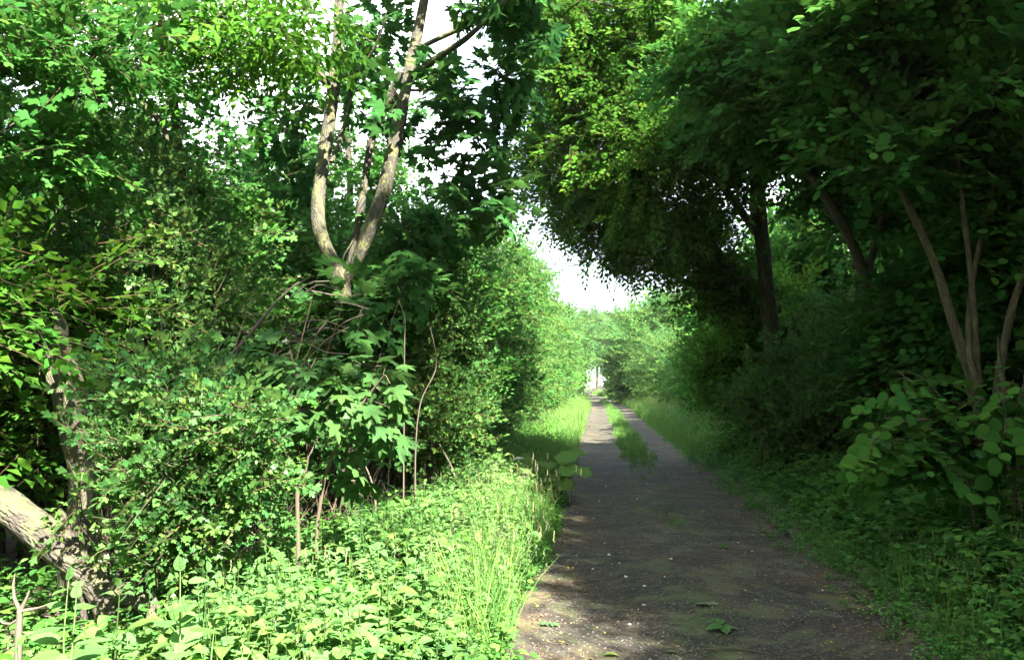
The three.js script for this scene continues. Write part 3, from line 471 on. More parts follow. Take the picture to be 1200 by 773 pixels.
// ───────────────────────── right of the track: trees that shade the lane ─────────────────────────
{
  const T = ctl;
  // tree whose crown arches over the lane
  let d = 14, b = at(903, 520, d), base = gp(b.x, d);
  grow({ name: 'hornbeam_tree', label: 'hornbeam with a straight bare trunk whose broad crown arches over the track', s0: 501, base, bark: M.barkBrown, sprays: S.horn, per: 7, reach: 0.55, noiseGap: 0.36, gapScale: 0.9, rise: 0.05, thick: 1,
    stems: [{ ctrl: [[base.x, base.y, base.z, 0.2], T(906, 420, d, 0.1403), T(898, 340, d, 0.1318), T(890, 250, d, 0.1275), T(884, 160, d, 0.1105), T(878, 40, d, 0.1020), T(870, -120, d, 0.0595)] },
      { name: 'limb', ctrl: [T(892, 280, d, 0.0680), T(840, 210, 13.4, 0.0595), T(780, 160, 13, 0.0467), T(710, 130, 13, 0.0340), T(650, 110, 13, 0.0170)] },
      { name: 'limb', ctrl: [T(888, 210, d, 0.0680), T(900, 130, 13.8, 0.0595), T(840, 60, 13, 0.0467), T(760, 20, 12.6, 0.0340), T(690, 0, 12.5, 0.0170)] }],
    clouds: [cloud(640, 50, 14, 50, 75, 1.0, 58), cloud(710, 130, 13.5, 90, 90, 1.1, 115), cloud(790, 190, 13, 90, 80, 1.0, 95), cloud(690, 225, 15, 60, 40, 1.0, 70), cloud(738, 278, 16, 50, 26, 0.9, 50), cloud(805, 285, 15, 40, 36, 0.9, 55), cloud(850, 330, 14.6, 34, 36, 0.7, 36), cloud(628, 165, 14.5, 22, 40, 0.7, 24), cloud(770, 20, 13, 130, 60, 1.0, 90), cloud(880, 110, 13, 80, 110, 1.2, 90), cloud(800, -60, 13.5, 120, 40, 1.0, 24)] });
  // leaning dark limb tree
  d = 11; b = at(1040, 520, d); base = gp(b.x, d);
  grow({ name: 'wych_elm', label: 'dark elm leaning toward the hornbeam with a bare black limb', s0: 503, base, bark: M.barkBrown, sprays: S.hazel, per: 7, reach: 0.45, noiseGap: 0.34, rise: 0,
    stems: [{ ctrl: [[base.x, base.y, base.z, 0.11], T(1030, 400, d, 0.0840), T(1000, 290, d, 0.0700), T(970, 235, d, 0.0630), T(930, 178, d, 0.0525), T(890, 130, d - 0.4, 0.0350), T(850, 60, d - 0.8, 0.0210)] },
      { name: 'limb', ctrl: [T(1015, 330, d, 0.0490), T(1040, 220, d + 0.2, 0.0420), T(1050, 100, d + 0.3, 0.0350), T(1040, -60, d + 0.4, 0.0210)] }],
    clouds: [cloud(900, 90, 10.5, 130, 80, 1.6, 130), cloud(1010, 160, 11.4, 110, 110, 1.6, 120), cloud(1060, -60, 11, 160, 110, 2.2, 130)] });
  // hazel stool in the foreground right
  d = 8; b = at(1150, 520, d); base = gp(b.x, d);
  grow({ name: 'hazel_coppice', label: 'coppiced hazel with several leaning ochre stems above round leaved sprouts', s0: 505, base, bark: M.barkHazel, sprays: S.hazel, per: 6, reach: 0.4, noiseGap: 0.36, rise: 0,
    stems: [
      { name: 'stem', ctrl: [[base.x, base.y, base.z, 0.06], T(1146, 470, d, 0.0495), T(1118, 380, d, 0.0462), T(1092, 300, d, 0.0396), T(1050, 210, d, 0.0330), T(1000, 110, d, 0.0297), T(960, 20, d, 0.0198)], from: 0.5 },
      { name: 'stem', ctrl: [[base.x + 0.15, base.y, base.z + 0.1, 0.034], T(1149, 460, d, 0.0277), T(1141, 350, d, 0.0264), T(1130, 250, d, 0.0224), T(1118, 130, d, 0.0185), T(1120, 20, d, 0.0132)], from: 0.4 },
      { name: 'stem', ctrl: [[base.x + 0.1, base.y, base.z - 0.15, 0.05], T(1168, 470, d, 0.0396), T(1182, 380, d, 0.0383), T(1200, 320, d, 0.0330), T(1240, 220, d, 0.0264), T(1260, 90, d, 0.0198)], from: 0.4 },
      { name: 'stem', ctrl: [[base.x + 0.05, base.y, base.z + 0.2, 0.042], T(1160, 500, d - 0.2, 0.0363), T(1137, 420, d - 0.1, 0.0297), T(1140, 330, d + 0.2, 0.0264), T(1165, 220, d + 0.2, 0.0198), T(1185, 120, d + 0.3, 0.0132)], from: 0.4 },
      { name: 'stem', ctrl: [[base.x + 0.35, base.y, base.z + 0.15, 0.055], T(1190, 540, d - 0.4, 0.0462), T(1180, 470, d - 0.3, 0.0297), T(1172, 420, d - 0.3, 0.0198), T(1170, 395, d - 0.3, 0.0079)], from: 0.9 },
    ],
    clouds: [cloud(1090, 110, 8, 120, 110, 1.2, 130), cloud(1180, 220, 8.4, 80, 90, 1, 90), cloud(1020, 40, 8, 110, 70, 1.1, 90), cloud(1240, 80, 8, 110, 130, 1.2, 90), cloud(1120, -120, 8, 240, 110, 1.8, 140)] });
  // understorey on the right bank
  let k = 0;
  for (const [px, d, h, w, sp, name, label] of [
    [1045, 11.5, 2.6, 1.0, S.haw, 'dogwood_bush', 'low dogwood bush between the elm and the hazel stool'], [1120, 10, 2.8, 0.9, S.hazel, 'hazel_bush', 'hazel bush in shade directly behind the coppiced stems'], [990, 14.5, 2.8, 1.1, S.haw, 'dogwood_bush', 'dogwood bush beside the foot of the hornbeam trunk'],
    [893, 16.5, 3.4, 1.2, S.horn, 'hornbeam_bush', 'bushy hornbeam sprouts on the lane side of the hornbeam trunk'], [945, 12.8, 2.0, 0.9, S.haw, 'dogwood_bush', 'small dogwood bush hiding the foot of the hornbeam trunk'], [1200, 9.5, 3.2, 1.2, S.hazel, 'hazel_bush', 'hazel bush half hidden past the thick right stems']])
    bush({ name, label, sprays: sp, x: at(px, 500, d).x, d, h, w, n: 150, s0: 540 + k++, bark: M.barkBrown, per: 7, reach: 0.35, noiseGap: 0.34, stems: 7, lo: 0.1, group: 'understorey shrubs on the right bank' });
  for (const [x, d, h, w] of [[4.2, 19.5, 4.4, 1.4], [4.1, 22.5, 4.8, 1.4], [4.0, 25.5, 4.8, 1.4], [4.1, 28.5, 4.4, 1.3]])
    bush({ name: 'hedge_maple', label: 'field maple bush in the right hedge just beyond the hornbeam', group: 'maple bushes of the right hedge', sprays: S.maple, x, d, h, w, n: 150, s0: 560 + k++, bark: M.barkBrown, per: 8, reach: 0.4, scale: 1.2, noiseGap: 0.34, stems: 6, lo: 0.04 });
  for (const [x, d, h, w] of [[4.9, 33, 4.0, 1.7], [4.9, 37, 4.0, 1.6], [4.8, 41, 3.8, 1.6], [4.6, 46, 4.0, 1.7], [4.2, 52, 4.4, 1.8], [9.2, 36, 6.5, 2.4], [9.2, 44, 7, 2.6]])
    bush({ name: 'hedge_thorn', label: 'thorn bush in the right hedge past the arching trees', group: 'thorn bushes of the right hedge', sprays: S.hawPale, x, d, h, w, n: 120, s0: 580 + k++, bark: M.barkBrown, per: 8, reach: 0.45, scale: 1.7, noiseGap: 0.34, stems: 6, lo: 0.04, dd: w * 1.1 });
  // the wood behind the right bank
  for (const [x, d, h, w] of [[7, 12, 6.5, 2.2], [8, 16, 7, 2.4], [6.2, 19, 6.8, 2.2], [7, 24, 7, 2.4], [9, 9, 6.5, 2.2], [6.6, 29, 6.6, 2.4], [11, 13, 7, 2.6], [11, 20, 7.4, 2.8]])
    bush({ name: 'wood_maple', label: 'dark maple massed in the wood behind the right bank', category: 'tree', group: 'maples of the wood behind the right bank', sprays: S.maple, x, d, h, w, n: 170, s0: 600 + k++, bark: M.barkBrown, per: 8, reach: 0.5, scale: 1.6, noiseGap: 0.28, stems: 6, lo: 0.03, stemR: 1.6 });
  // the row goes on past the camera and shades the lane there
  for (const [x, d, h, w, cy] of [[5.6, 4.2, 8, 1.5, 5.2], [5.9, 1.2, 8.4, 1.7, 5.4], [5.7, -2.2, 8.6, 1.9, 5.6], [5.9, -5.6, 8.6, 2.0, 5.6], [7.6, 5.8, 9, 2.2, 5.6], [8.2, 1, 9, 2.4, 5.6], [6, -9.5, 8.6, 2.2, 5.4], [6.3, 7.6, 8, 1.6, 5.6], [7.3, 4.6, 12, 2.1, 8.6], [5.9, 6.4, 12, 1.6, 9.0], [-6.2, 2.6, 12, 2.2, 8.6], [-6.4, 6.2, 12, 2.2, 8.8], [-4.8, -1.5, 11, 2.2, 7.4], [-5, -5.5, 9, 2.2, 5.4], [-4.6, -9.5, 9.5, 2.3, 5.4], [-1.2, -14, 9.5, 2.6, 5.6], [2.4, -13, 9.5, 2.6, 5.6], [7.3, 8.6, 12, 2.2, 8.6], [7.0, 0.6, 12, 2.0, 8.8], [7.6, 12.5, 12, 2.3, 8.6], [9.5, 6.5, 12.5, 2.4, 8.2], [9.6, 2, 12.5, 2.4, 8.2]]) {  // tall right trees added for shade; left and rear ones added, unseen, blocking sky
    const base = gp(x, d); reseed(640 + k);
    grow({ name: 'roadside_hornbeam', label: x > 3 ? 'leafy hornbeam in the row at the right side of the lane' : 'added hornbeam outside the picture, placed to block sky light', group: x > 3 ? 'hornbeams in the row beside the lane' : 'hornbeams added outside the picture to block sky light', s0: 640 + k++, base, bark: M.barkBrown, sprays: S.horn, per: 12, reach: 0.5, noiseGap: 0.43, gapScale: 0.55, scale: 1.15, rise: 0.05,
      singles: d === 4.2 ? { geos: [0, 1, 2].map(() => toGeo(ov1, tint(COL.hazel))), mat: M.leafGlossy, size: 0.085, perTip: 5, max: 30, spread: 0.16, only: true } : undefined,
      stems: [{ ctrl: [[x, base.y, -d, 0.17], [x + 0.1, 2, -d, 0.13], [x - 0.1, 4.5, -d + 0.1, 0.1], [x, h * 0.9, -d, 0.03]] }, ...(d === 4.2 ? [{ name: 'limb', ctrl: [[x - 0.1, 4.3, -d, 0.05], T(1220, -60, 4.4, 0.03), T(1130, -40, 4.3, 0.02), T(1060, 0, 4.2, 0.008)] }] : [])],
      clouds: [...(x === 7.0 ? [{ c: V(2.3, 10.4, -0.4), r: [2.0, 1.0, 3.0], n: 20 }] : []), ...(x === 7.3 && d === 4.6 ? [{ c: V(2.2, 10.2, -5.6), r: [1.6, 0.8, 1.6], n: 5 }] : []), ...(d === 4.2 ? [cloud(1085, 28, 4.2, 40, 18, 0.25, 7)] : []), { c: V(x, cy, -d), r: [w, h > 10 ? 3.2 : h * 0.36, w * 1.05], n: h > 10 ? 270 : 250 }, { c: V(x + 0.6, 2, -d), r: [w * 0.9, 1.4, w], n: 90 }] });  // first two clouds: unseen overhang, added to dapple light and block sky
  }
}
// ───────────────────────── far end of the lane ─────────────────────────
{
  let k = 0;
  for (const [px, d, h, w] of [[650, 78, 7, 3.2], [630, 100, 11, 4.5], [655, 112, 12, 4.2], [700, 150, 15, 5.5], [736, 135, 12, 4.2], [750, 105, 10.5, 4.2], [764, 84, 8.5, 3.6], [748, 68, 4.6, 2.0], [780, 66, 8, 3.4], [800, 58, 8, 3.4], [620, 74, 8, 4], [762, 160, 15, 6], [600, 90, 9, 5]]) {
    const x = at(px, 450, d).x, base = gp(x, d); reseed(700 + k);
    grow({ name: 'distant_tree', label: 'round headed tree far down the lane', group: 'distant trees closing the lane', s0: 700 + k++, base, bark: M.barkBrown, sprays: S.far, per: 9, reach: 0.9, scale: 1 + d / 130, noiseGap: 0.3, gapScale: 0.4, rise: 0.05, minR: 0.012, sides: 4,
      stems: [{ ctrl: [[x, base.y, -d, 0.3], [x, h * 0.35, -d, 0.24], [x, h * 0.8, -d, 0.06]] }], clouds: [{ c: V(x, h * (px === 700 ? 0.66 : 0.56), -d), r: [w, h * (px === 700 ? 0.34 : 0.45), w], n: 130 }, { c: V(x, h * 0.2, -d), r: [w * 0.8, h * 0.2, w * 0.8], n: px === 700 ? 0 : 30 }] });
  }
}
// ───────────────────────── single leafy plants near the camera ─────────────────────────
const tinted = (r, col, n = 4) => Array.from({ length: n }, () => toGeo(r, tint(col, 0.25)));
{
  reseed(900); const T = ctl;
  const hz = tinted(roundLeaf, COL.hazel), hw = tinted(hawFine, COL.haw), mp = [...tinted(mapleFine(0.22), COL.sycYoung, 3), ...tinted(mapleFine(0.4), COL.sycYoung, 3)];
  // sycamore sapling
  let d = 5.6, b = at(352, 640, d), base = gp(b.x, d);
  grow({ name: 'sycamore_sapling', label: 'sycamore sapling with large drooping five lobed leaves above the nettle bank', category: 'sapling', s0: 901, base, bark: M.barkTwig, sprays: S.syc, per: 0, along: 0, rise: -0.2, noiseGap: 0.2, singles: { geos: mp, mat: M.mapleLeaf, size: 0.155, perTip: 5, max: 300, spread: 0.16 },
    stems: [{ name: 'stem', ctrl: [[base.x, base.y, base.z, 0.017], T(348, 540, d, 0.014), T(350, 470, d, 0.012), T(340, 410, d, 0.007)] }, { name: 'stem', ctrl: [[base.x + 0.1, base.y, base.z, 0.015], T(380, 560, d - 0.1, 0.013), T(420, 480, d - 0.1, 0.01), T(450, 440, d - 0.2, 0.006)] }],
    clouds: [cloud(335, 435, d - 0.1, 50, 30, 0.3, 12), cloud(420, 450, d - 0.1, 50, 34, 0.3, 14), cloud(370, 480, d - 0.1, 60, 36, 0.3, 12), cloud(300, 455, d + 0.1, 34, 24, 0.2, 5), cloud(450, 500, d, 34, 24, 0.2, 6), cloud(420, 540, d + 0.1, 36, 30, 0.2, 4)] });
  // hawthorn in full sun in front of the thicket
  d = 5.0; b = at(165, 640, d); base = gp(b.x, d);
  grow({ name: 'hawthorn_shrub', label: 'hawthorn shrub with pale grey stems spreading over the leaning log', category: 'bush', s0: 903, base, bark: M.barkGrey, sprays: S.haw, leafMat: M.leafGlossy, per: 3, along: 1, reach: 0.16, noiseGap: 0.3, gapScale: 2, rise: -0.1, singles: { geos: hw, mat: M.leafGlossy, size: 0.055, perTip: 5, max: 300, spread: 0.1 },
    stems: [{ name: 'stem', ctrl: [[base.x, base.y, base.z, 0.05], T(158, 590, d, 0.042), T(155, 545, d, 0.038), T(150, 480, d + 0.2, 0.005)] }, { name: 'stem', ctrl: [[base.x + 0.12, base.y, base.z + 0.05, 0.03], T(176, 560, d, 0.024), T(182, 480, d, 0.02), T(186, 420, d, 0.012), T(190, 370, d + 0.2, 0.003)] },
      { name: 'stem', ctrl: [[base.x - 0.3, base.y, base.z + 0.1, 0.022], T(98, 640, d - 0.2, 0.02), T(97, 560, d - 0.2, 0.02), T(90, 500, d, 0.004)] }, { name: 'stem', ctrl: [[base.x + 0.2, base.y, base.z, 0.02], T(215, 570, d - 0.2, 0.014), T(250, 510, d - 0.3, 0.01), T(300, 500, d - 0.4, 0.006)] }],
    clouds: [cloud(205, 470, d, 70, 50, 0.35, 40), cloud(270, 505, d - 0.2, 50, 36, 0.3, 24), cloud(215, 560, d - 0.2, 60, 50, 0.3, 30), cloud(165, 550, d, 30, 60, 0.3, 15), cloud(190, 630, d - 0.3, 50, 40, 0.25, 16), cloud(300, 570, d - 0.1, 40, 40, 0.25, 14), cloud(130, 470, d + 0.3, 20, 30, 0.2, 4), cloud(110, 590, d - 0.2, 30, 16, 0.2, 2)] });
  // round leaved hazel sprouts at the right
  d = 7; b = at(1150, 560, d); base = gp(b.x, d);
  grow({ name: 'hazel_sprouts', label: 'low hazel sprouts with large round leaves at the foot of the coppiced stems', category: 'bush', s0: 905, base, bark: M.barkTwig, sprays: S.hazel, per: 1, along: 0, reach: 0.2, noiseGap: 0.25, gapScale: 2, rise: -0.1, singles: { geos: hz, mat: M.leafGlossy, size: 0.078, perTip: 4, max: 300, spread: 0.16 },
    stems: [{ name: 'stem', ctrl: [[base.x, base.y, base.z, 0.016], T(1110, 500, d, 0.012), T(1060, 495, d - 0.2, 0.009), T(1025, 515, d - 0.3, 0.005)] }, { name: 'stem', ctrl: [[base.x + 0.1, base.y, base.z, 0.016], T(1150, 500, d - 0.2, 0.012), T(1130, 450, d - 0.3, 0.006)] }, { name: 'stem', ctrl: [[base.x + 0.25, base.y, base.z, 0.016], T(1190, 500, d - 0.3, 0.012), T(1200, 450, d - 0.4, 0.006)] }],
    clouds: [cloud(1080, 490, d, 45, 32, 0.3, 22), cloud(1140, 500, d - 0.2, 45, 40, 0.3, 24), cloud(1185, 470, d - 0.3, 40, 40, 0.3, 18), cloud(1040, 520, d - 0.2, 30, 14, 0.2, 10), cloud(1110, 540, d - 0.2, 40, 20, 0.25, 12), cloud(1075, 450, d + 0.2, 34, 24, 0.25, 10)] });
}
// dead and broken wood in the thicket
{
  reseed(930); const T = ctl;
  const part = (name, root, ctrl, mat, sides = 12, knobs = 0.7, step = 0.08) => { const c = curve(ctrl, step); return mesh(name, tube(c.map(q => ({ p: q.p.clone().sub(root.position), r: q.r })), sides, knobs), mat, root); };
  let d = 5.9, b = at(95, 600, d), base = gp(b.x, d);
  const snag = thing('dead_snag', 'broken twisted dead trunk with a splintered tip, mossy bark half stripped', 'snag', base);
  part('trunk', snag, [[base.x, base.y, base.z, 0.13], T(96, 540, d, 0.1), T(80, 480, d, 0.085), T(64, 440, d, 0.075), T(62, 412, d, 0.06), T(71, 388, d, 0.05), T(67, 372, d, 0.035), T(57, 361, d, 0.008)], M.barkSnag, 14, 1.0, 0.05);
  part('rotten_slab', snag, [T(100, 520, d + 0.1, 0.07), T(88, 465, d + 0.1, 0.075), T(80, 425, d + 0.1, 0.06), T(77, 400, d + 0.1, 0.03)], M.barkBrown, 10, 1.2, 0.06);
  for (const c of [[T(69, 385, d, 0.02), T(70, 374, d, 0.014), T(68, 366, d, 0.003)], [T(96, 525, d, 0.03), T(104, 560, d - 0.1, 0.03), T(102, 610, d - 0.2, 0.025)]]) part('splinter', snag, c, M.barkDead, 6, 0.6);
  d = 4.9;
  const la = at(-60, 540, d), lb = at(150, 708, d); const log = thing('leaning_log', 'thick grey furrowed log leaning down to the left out of the thicket', 'log', V(lb.x, ground(lb.x, lb.z), lb.z));
  part('trunk', log, [[la.x, la.y, la.z, 0.1], T(10, 595, d, 0.1094), T(70, 640, d, 0.1133), T(118, 680, d, 0.1246), [lb.x, lb.y - 0.15, lb.z, 0.13]], M.barkGrey, 20, 0.35, 0.05);
  part('branch_stub', log, [T(70, 632, d, 0.0377), T(74, 606, d, 0.0264), T(70, 596, d, 0.0113)], M.barkGrey, 8);
  part('root', log, [T(128, 690, d, 0.0755), T(165, 700, d - 0.15, 0.0679), T(190, 740, d - 0.2, 0.0452), T(200, 780, d - 0.2, 0.0302)], M.barkGrey, 10);
  part('root', log, [T(120, 690, d, 0.0755), T(118, 740, d + 0.1, 0.0679), T(120, 800, d + 0.1, 0.0452)], M.barkGrey, 10);
  // antler-like dead twig
  d = 3.4; b = at(22, 760, d); const ant = thing('dead_branch', 'pale forked dead branch like an antler beside the leaning log', 'branch', V(b.x, ground(b.x, b.z), b.z));
  part('stem', ant, [[b.x, ground(b.x, b.z) - 0.05, b.z, 0.014], T(22, 735, d, 0.0136), T(23, 715, d, 0.0118)], M.barkDead, 8);
  for (const c of [[T(23, 717, d, 0.0105), T(16, 700, d, 0.0074), T(15, 685, d, 0.0062), T(17, 672, d, 0.0025)], [T(23, 716, d, 0.0099), T(29, 704, d, 0.0074), T(34, 692, d, 0.0037)], [T(24, 716, d, 0.0087), T(45, 712, d, 0.0056), T(62, 706, d, 0.0043), T(78, 708, d, 0.0019)], [T(20, 726, d, 0.0074), T(8, 732, d, 0.0062), T(-6, 722, d, 0.0037)]]) part('fork', ant, c, M.barkDead, 7);
  // dead limbs slanting out of the thicket
  d = 5.8; b = at(228, 464, d);
  const slant = thing('dead_branch', 'bare slanting dead branch with many side twigs above the hawthorn shrub', 'branch', b);
  part('stem', slant, [T(222, 470, d, 0.0101), T(258, 430, d, 0.0130), T(292, 392, d, 0.0144), T(325, 352, d + 0.1, 0.0115), T(350, 330, d + 0.2, 0.0058)], M.barkDead, 8, 0.6);
  part('stem', slant, [T(256, 450, d, 0.0101), T(262, 432, d, 0.0122), T(276, 415, d, 0.0115), T(284, 398, d, 0.0086)], M.barkDead, 8, 0.9);
  for (let k = 0; k < 26; k++) { const x = rr(235, 400), y = rr(340, 425), a = rr(-0.9, 0.5), l = rr(20, 70), q = rr(-8, 8); part('twig', slant, [T(x, y, d + rr(-0.1, 0.4), rr(0.003, 0.006)), T(x + l * 0.5 * Math.cos(a), y + l * 0.5 * Math.sin(a) + q, d + rr(-0.1, 0.4), 0.0035), T(x + l * Math.cos(a), y + l * Math.sin(a) - q * 0.4, d + rr(-0.1, 0.4), 0.002)], M.barkDead, 5, 0); }
  for (const [label, c] of [['long thin pale dead stem curving up beside the sycamore', [T(486, 560, 8, 0.0086), T(492, 475, 7.8, 0.0058), T(511, 430, 7.8, 0.0054), T(508, 400, 7.8, 0.0043), T(502, 378, 7.8, 0.0029)]], ['short hooked dead stem just above the curving pale one', [T(474, 460, 8, 0.0072), T(474, 400, 8, 0.0050), T(474, 372, 8, 0.0043), T(467, 352, 8, 0.0036)]], ['whitish straight dead stem rising from the nettles by the sycamore foot', [T(436, 640, 7.6, 0.0144), T(440, 590, 7.6, 0.0115), T(434, 560, 7.6, 0.0086), T(420, 530, 7.7, 0.0036)]], ['brown dead stake under the hedge behind the umbels', [T(540, 590, 9.5, 0.0144), T(532, 555, 9.5, 0.0130), T(515, 520, 9.6, 0.0072)]]]) {
    const o = thing('dead_sapling', label, 'stem', V(c[0][0], ground(c[0][0], c[0][2]), c[0][2])); part('stem', o, [[c[0][0], ground(c[0][0], c[0][2]) - 0.05, c[0][2], c[0][3]], ...c.slice(1)], M.barkDead, 7, 0.4); }
  // brushwood: countless dead sticks at the foot of the thicket
  const sticks = tube([{ p: V(0, 0, 0), r: 0.0075 }, { p: V(0.04, 0.3, 0.02), r: 0.006 }, { p: V(-0.03, 0.62, 0.05), r: 0.0045 }, { p: V(0.06, 1, 0), r: 0.0015 }], 5);
  const list = []; for (let k = 0; k < 900; k++) { const dd = rr(6.4, 13), x = -2.75 - rr(0, 2.2) + (dd > 9 ? 0.3 : 0); const dir = rnd() < 0.6 ? V(rr(-0.4, 0.4), 1, rr(-0.4, 0.4)) : V(rr(-1, 1), rr(0.1, 0.7), rr(-1, 1)); const q = new THREE.Quaternion().setFromUnitVectors(V(0, 1, 0), dir.normalize()); list.push(new THREE.Matrix4().compose(V(x, ground(x, -dd) - 0.03, -dd), q, V(1, dir.y > 0.85 && rnd() < 0.5 ? rr(1.5, 3) : rr(0.5, 1.2), 1))); }
  const br = instanced('brushwood', sticks, M.barkTwig, list, null, null, 0.35); stuff(br, 'tangle of thin dead sticks under the left thicket', 'brushwood');
  const list2 = []; for (let k = 0; k < 420; k++) { const dd = rr(8, 20), x = 3.6 + rr(0, 2.4); const dir = V(rr(-0.3, 0.3), 1, rr(-0.3, 0.3)); const q = new THREE.Quaternion().setFromUnitVectors(V(0, 1, 0), dir.normalize()); list2.push(new THREE.Matrix4().compose(V(x, ground(x, -dd) - 0.03, -dd), q, V(1, rr(0.8, 2.2), 1))); }
  stuff(instanced('thin_stems', sticks, M.barkHazel, list2, null, null, 0.35), 'thin upright stems under the shrubs of the right bank', 'stems');
}
// ───────────────────────── nettles, herbs and grass ─────────────────────────
const nettleStem = (h) => tube([{ p: V(0, -0.04, 0), r: 0.005 }, { p: V(0.012, h * 0.4, 0.008), r: 0.004 }, { p: V(0.0, h * 0.8, 0.02), r: 0.003 }, { p: V(0.01, h, 0.02), r: 0.0015 }], 5);
function nettleLeaves(h, pairs, fn) { for (let k = 0; k < pairs; k++) { const t = 0.3 + 0.7 * (k + 0.5) / pairs, a0 = (k % 2) * 1.57 + rr(-0.3, 0.3), s = 0.15 * (1 - 0.72 * Math.max(0, (t - 0.62) / 0.38)) * rr(0.8, 1.15); for (const q of [0, Math.PI]) { const a = a0 + q + rr(-0.2, 0.2), dir = V(Math.cos(a), rr(-0.25, 0.45), Math.sin(a)).normalize(), p = V(0.005, h * t, 0.012).addScaledVector(dir, 0.3 * s); fn(mtx(p, dir, jit(V(0, 1, 0), 0.3), s), p); } }
  fn(mtx(V(0.01, h, 0.02), V(rr(-0.5, 0.5), 1, rr(-0.5, 0.5)), V(1, 0, 0), 0.05)); }
const nettlePlant = (h, pairs) => { const a = new Acc(); const g = nettleStem(h); a.add({ p: Array.from(g.attributes.position.array), n: Array.from(g.attributes.normal.array), u: Array.from(g.attributes.uv.array), i: Array.from(g.index.array) }, new THREE.Matrix4(), [0.09, 0.16, 0.05]); nettleLeaves(h, pairs, m => a.add(net1, m, tint(COL.nettle))); return a.build(); };
const yaw = (x, y, z, s, tilt = 0.12) => new THREE.Matrix4().compose(V(x, y, z), new THREE.Quaternion().setFromEuler(new THREE.Euler(rr(-tilt, tilt), rr(0, 6.28), rr(-tilt, tilt))), V(s, s * rr(0.85, 1.15), s));
{
  reseed(960);
  // the nettles that stand nearest, one by one
  const geos = [...tinted(nettleFine, COL.nettle, 5)], stemMat = new THREE.MeshStandardMaterial({ color: new THREE.Color().setRGB(0.1, 0.17, 0.05), roughness: 0.8 });
  const protos = [];
  for (let v = 0; v < 5; v++) { const h = [0.5, 0.55, 0.6, 0.45, 0.58][v], g = new THREE.Group(); mesh('stem', nettleStem(h), stemMat, g); nettleLeaves(h, 6, m => { const l = mesh('leaf', geos[Math.floor(rnd() * geos.length)], M.nettleLeaf, g); l.applyMatrix4(m); }); protos.push(g); }
  { const g = new THREE.Group(); mesh('stem', nettleStem(0.98), stemMat, g); nettleLeaves(0.98, 10, m => { const l = mesh('leaf', geos[Math.floor(rnd() * geos.length)], M.nettleLeaf, g); l.applyMatrix4(m); }); protos.push(g); }
  const spots = [[-1.2, 2.3, 1.0], [-1.72, 2.5, 0.92], [-1.6, 2.25, 0.9]]; // three tall ones close to the camera
  for (let k = 0; k < 90; k++) { const d = 2.7 + 3.2 * Math.pow(rnd(), 0.8), x = -0.85 - rr(0, 1.55); spots.push([x, d, rr(0.6, 0.9) * (x > -1.1 ? 0.75 : 1)]); }
  spots.forEach(([x, d, s], k) => { const g = protos[k < 3 ? 5 : k % 5].clone(); g.name = numbered('nettle_plant'); g.position.set(x, ground(x, -d), -d); g.rotation.set(rr(-0.1, 0.1), rr(0, 6.28), rr(-0.1, 0.1)); g.scale.setScalar(s); scene.add(g);
    g.userData = k < 3 ? { label: ['tall nettle with toothed leaves in front of the leaning log', 'tall nettle beside the forked dead branch', 'tall nettle with toothed leaves next to the antler like dead branch'][k], category: 'nettle', group: 'tall nettles by the log' } : { label: 'nettle plant on the left bank beside the track', category: 'nettle', group: 'nettles on the left bank' }; });
  const beds = [nettlePlant(0.5, 5), nettlePlant(0.62, 6), nettlePlant(0.4, 4)], lists = [[], [], []];
  for (let k = 0; k < 2400; k++) { const d = 2.4 + 12 * Math.pow(rnd(), 1.15), w = 1.65 - 0.1 * sstep(8, 13, d) + 0.5 * (fbm(d * 0.8, 9, 1, 2) - 0.5), x = -0.62 - w * Math.pow(rnd(), 1.05); if (fbm(x * 1.1, 3, d * 1.1, 2) < 0.3) continue; const s = (0.45 + 0.35 * sstep(-0.6, -1.3, x) - 0.1 * sstep(-1.6, -2.4, x)) * rr(0.7, 1.2) * (0.6 + 0.85 * fbm(x * 1.4, 6, d * 1.4, 2)); lists[k % 3].push(yaw(x, ground(x, -d) - 0.02, -d, s)); }
  lists.forEach((l, k) => stuff(instanced('nettle_bed', beds[k], M.nettleLeaf, l, null, null, 0.15), 'dense bed of bright nettles along the left bank', 'nettles'));
  scene.children.filter(o => o.name === 'nettle_bed').forEach((o, k) => { o.name = k ? `nettle_bed_00${k}` : 'nettle_bed'; });
}
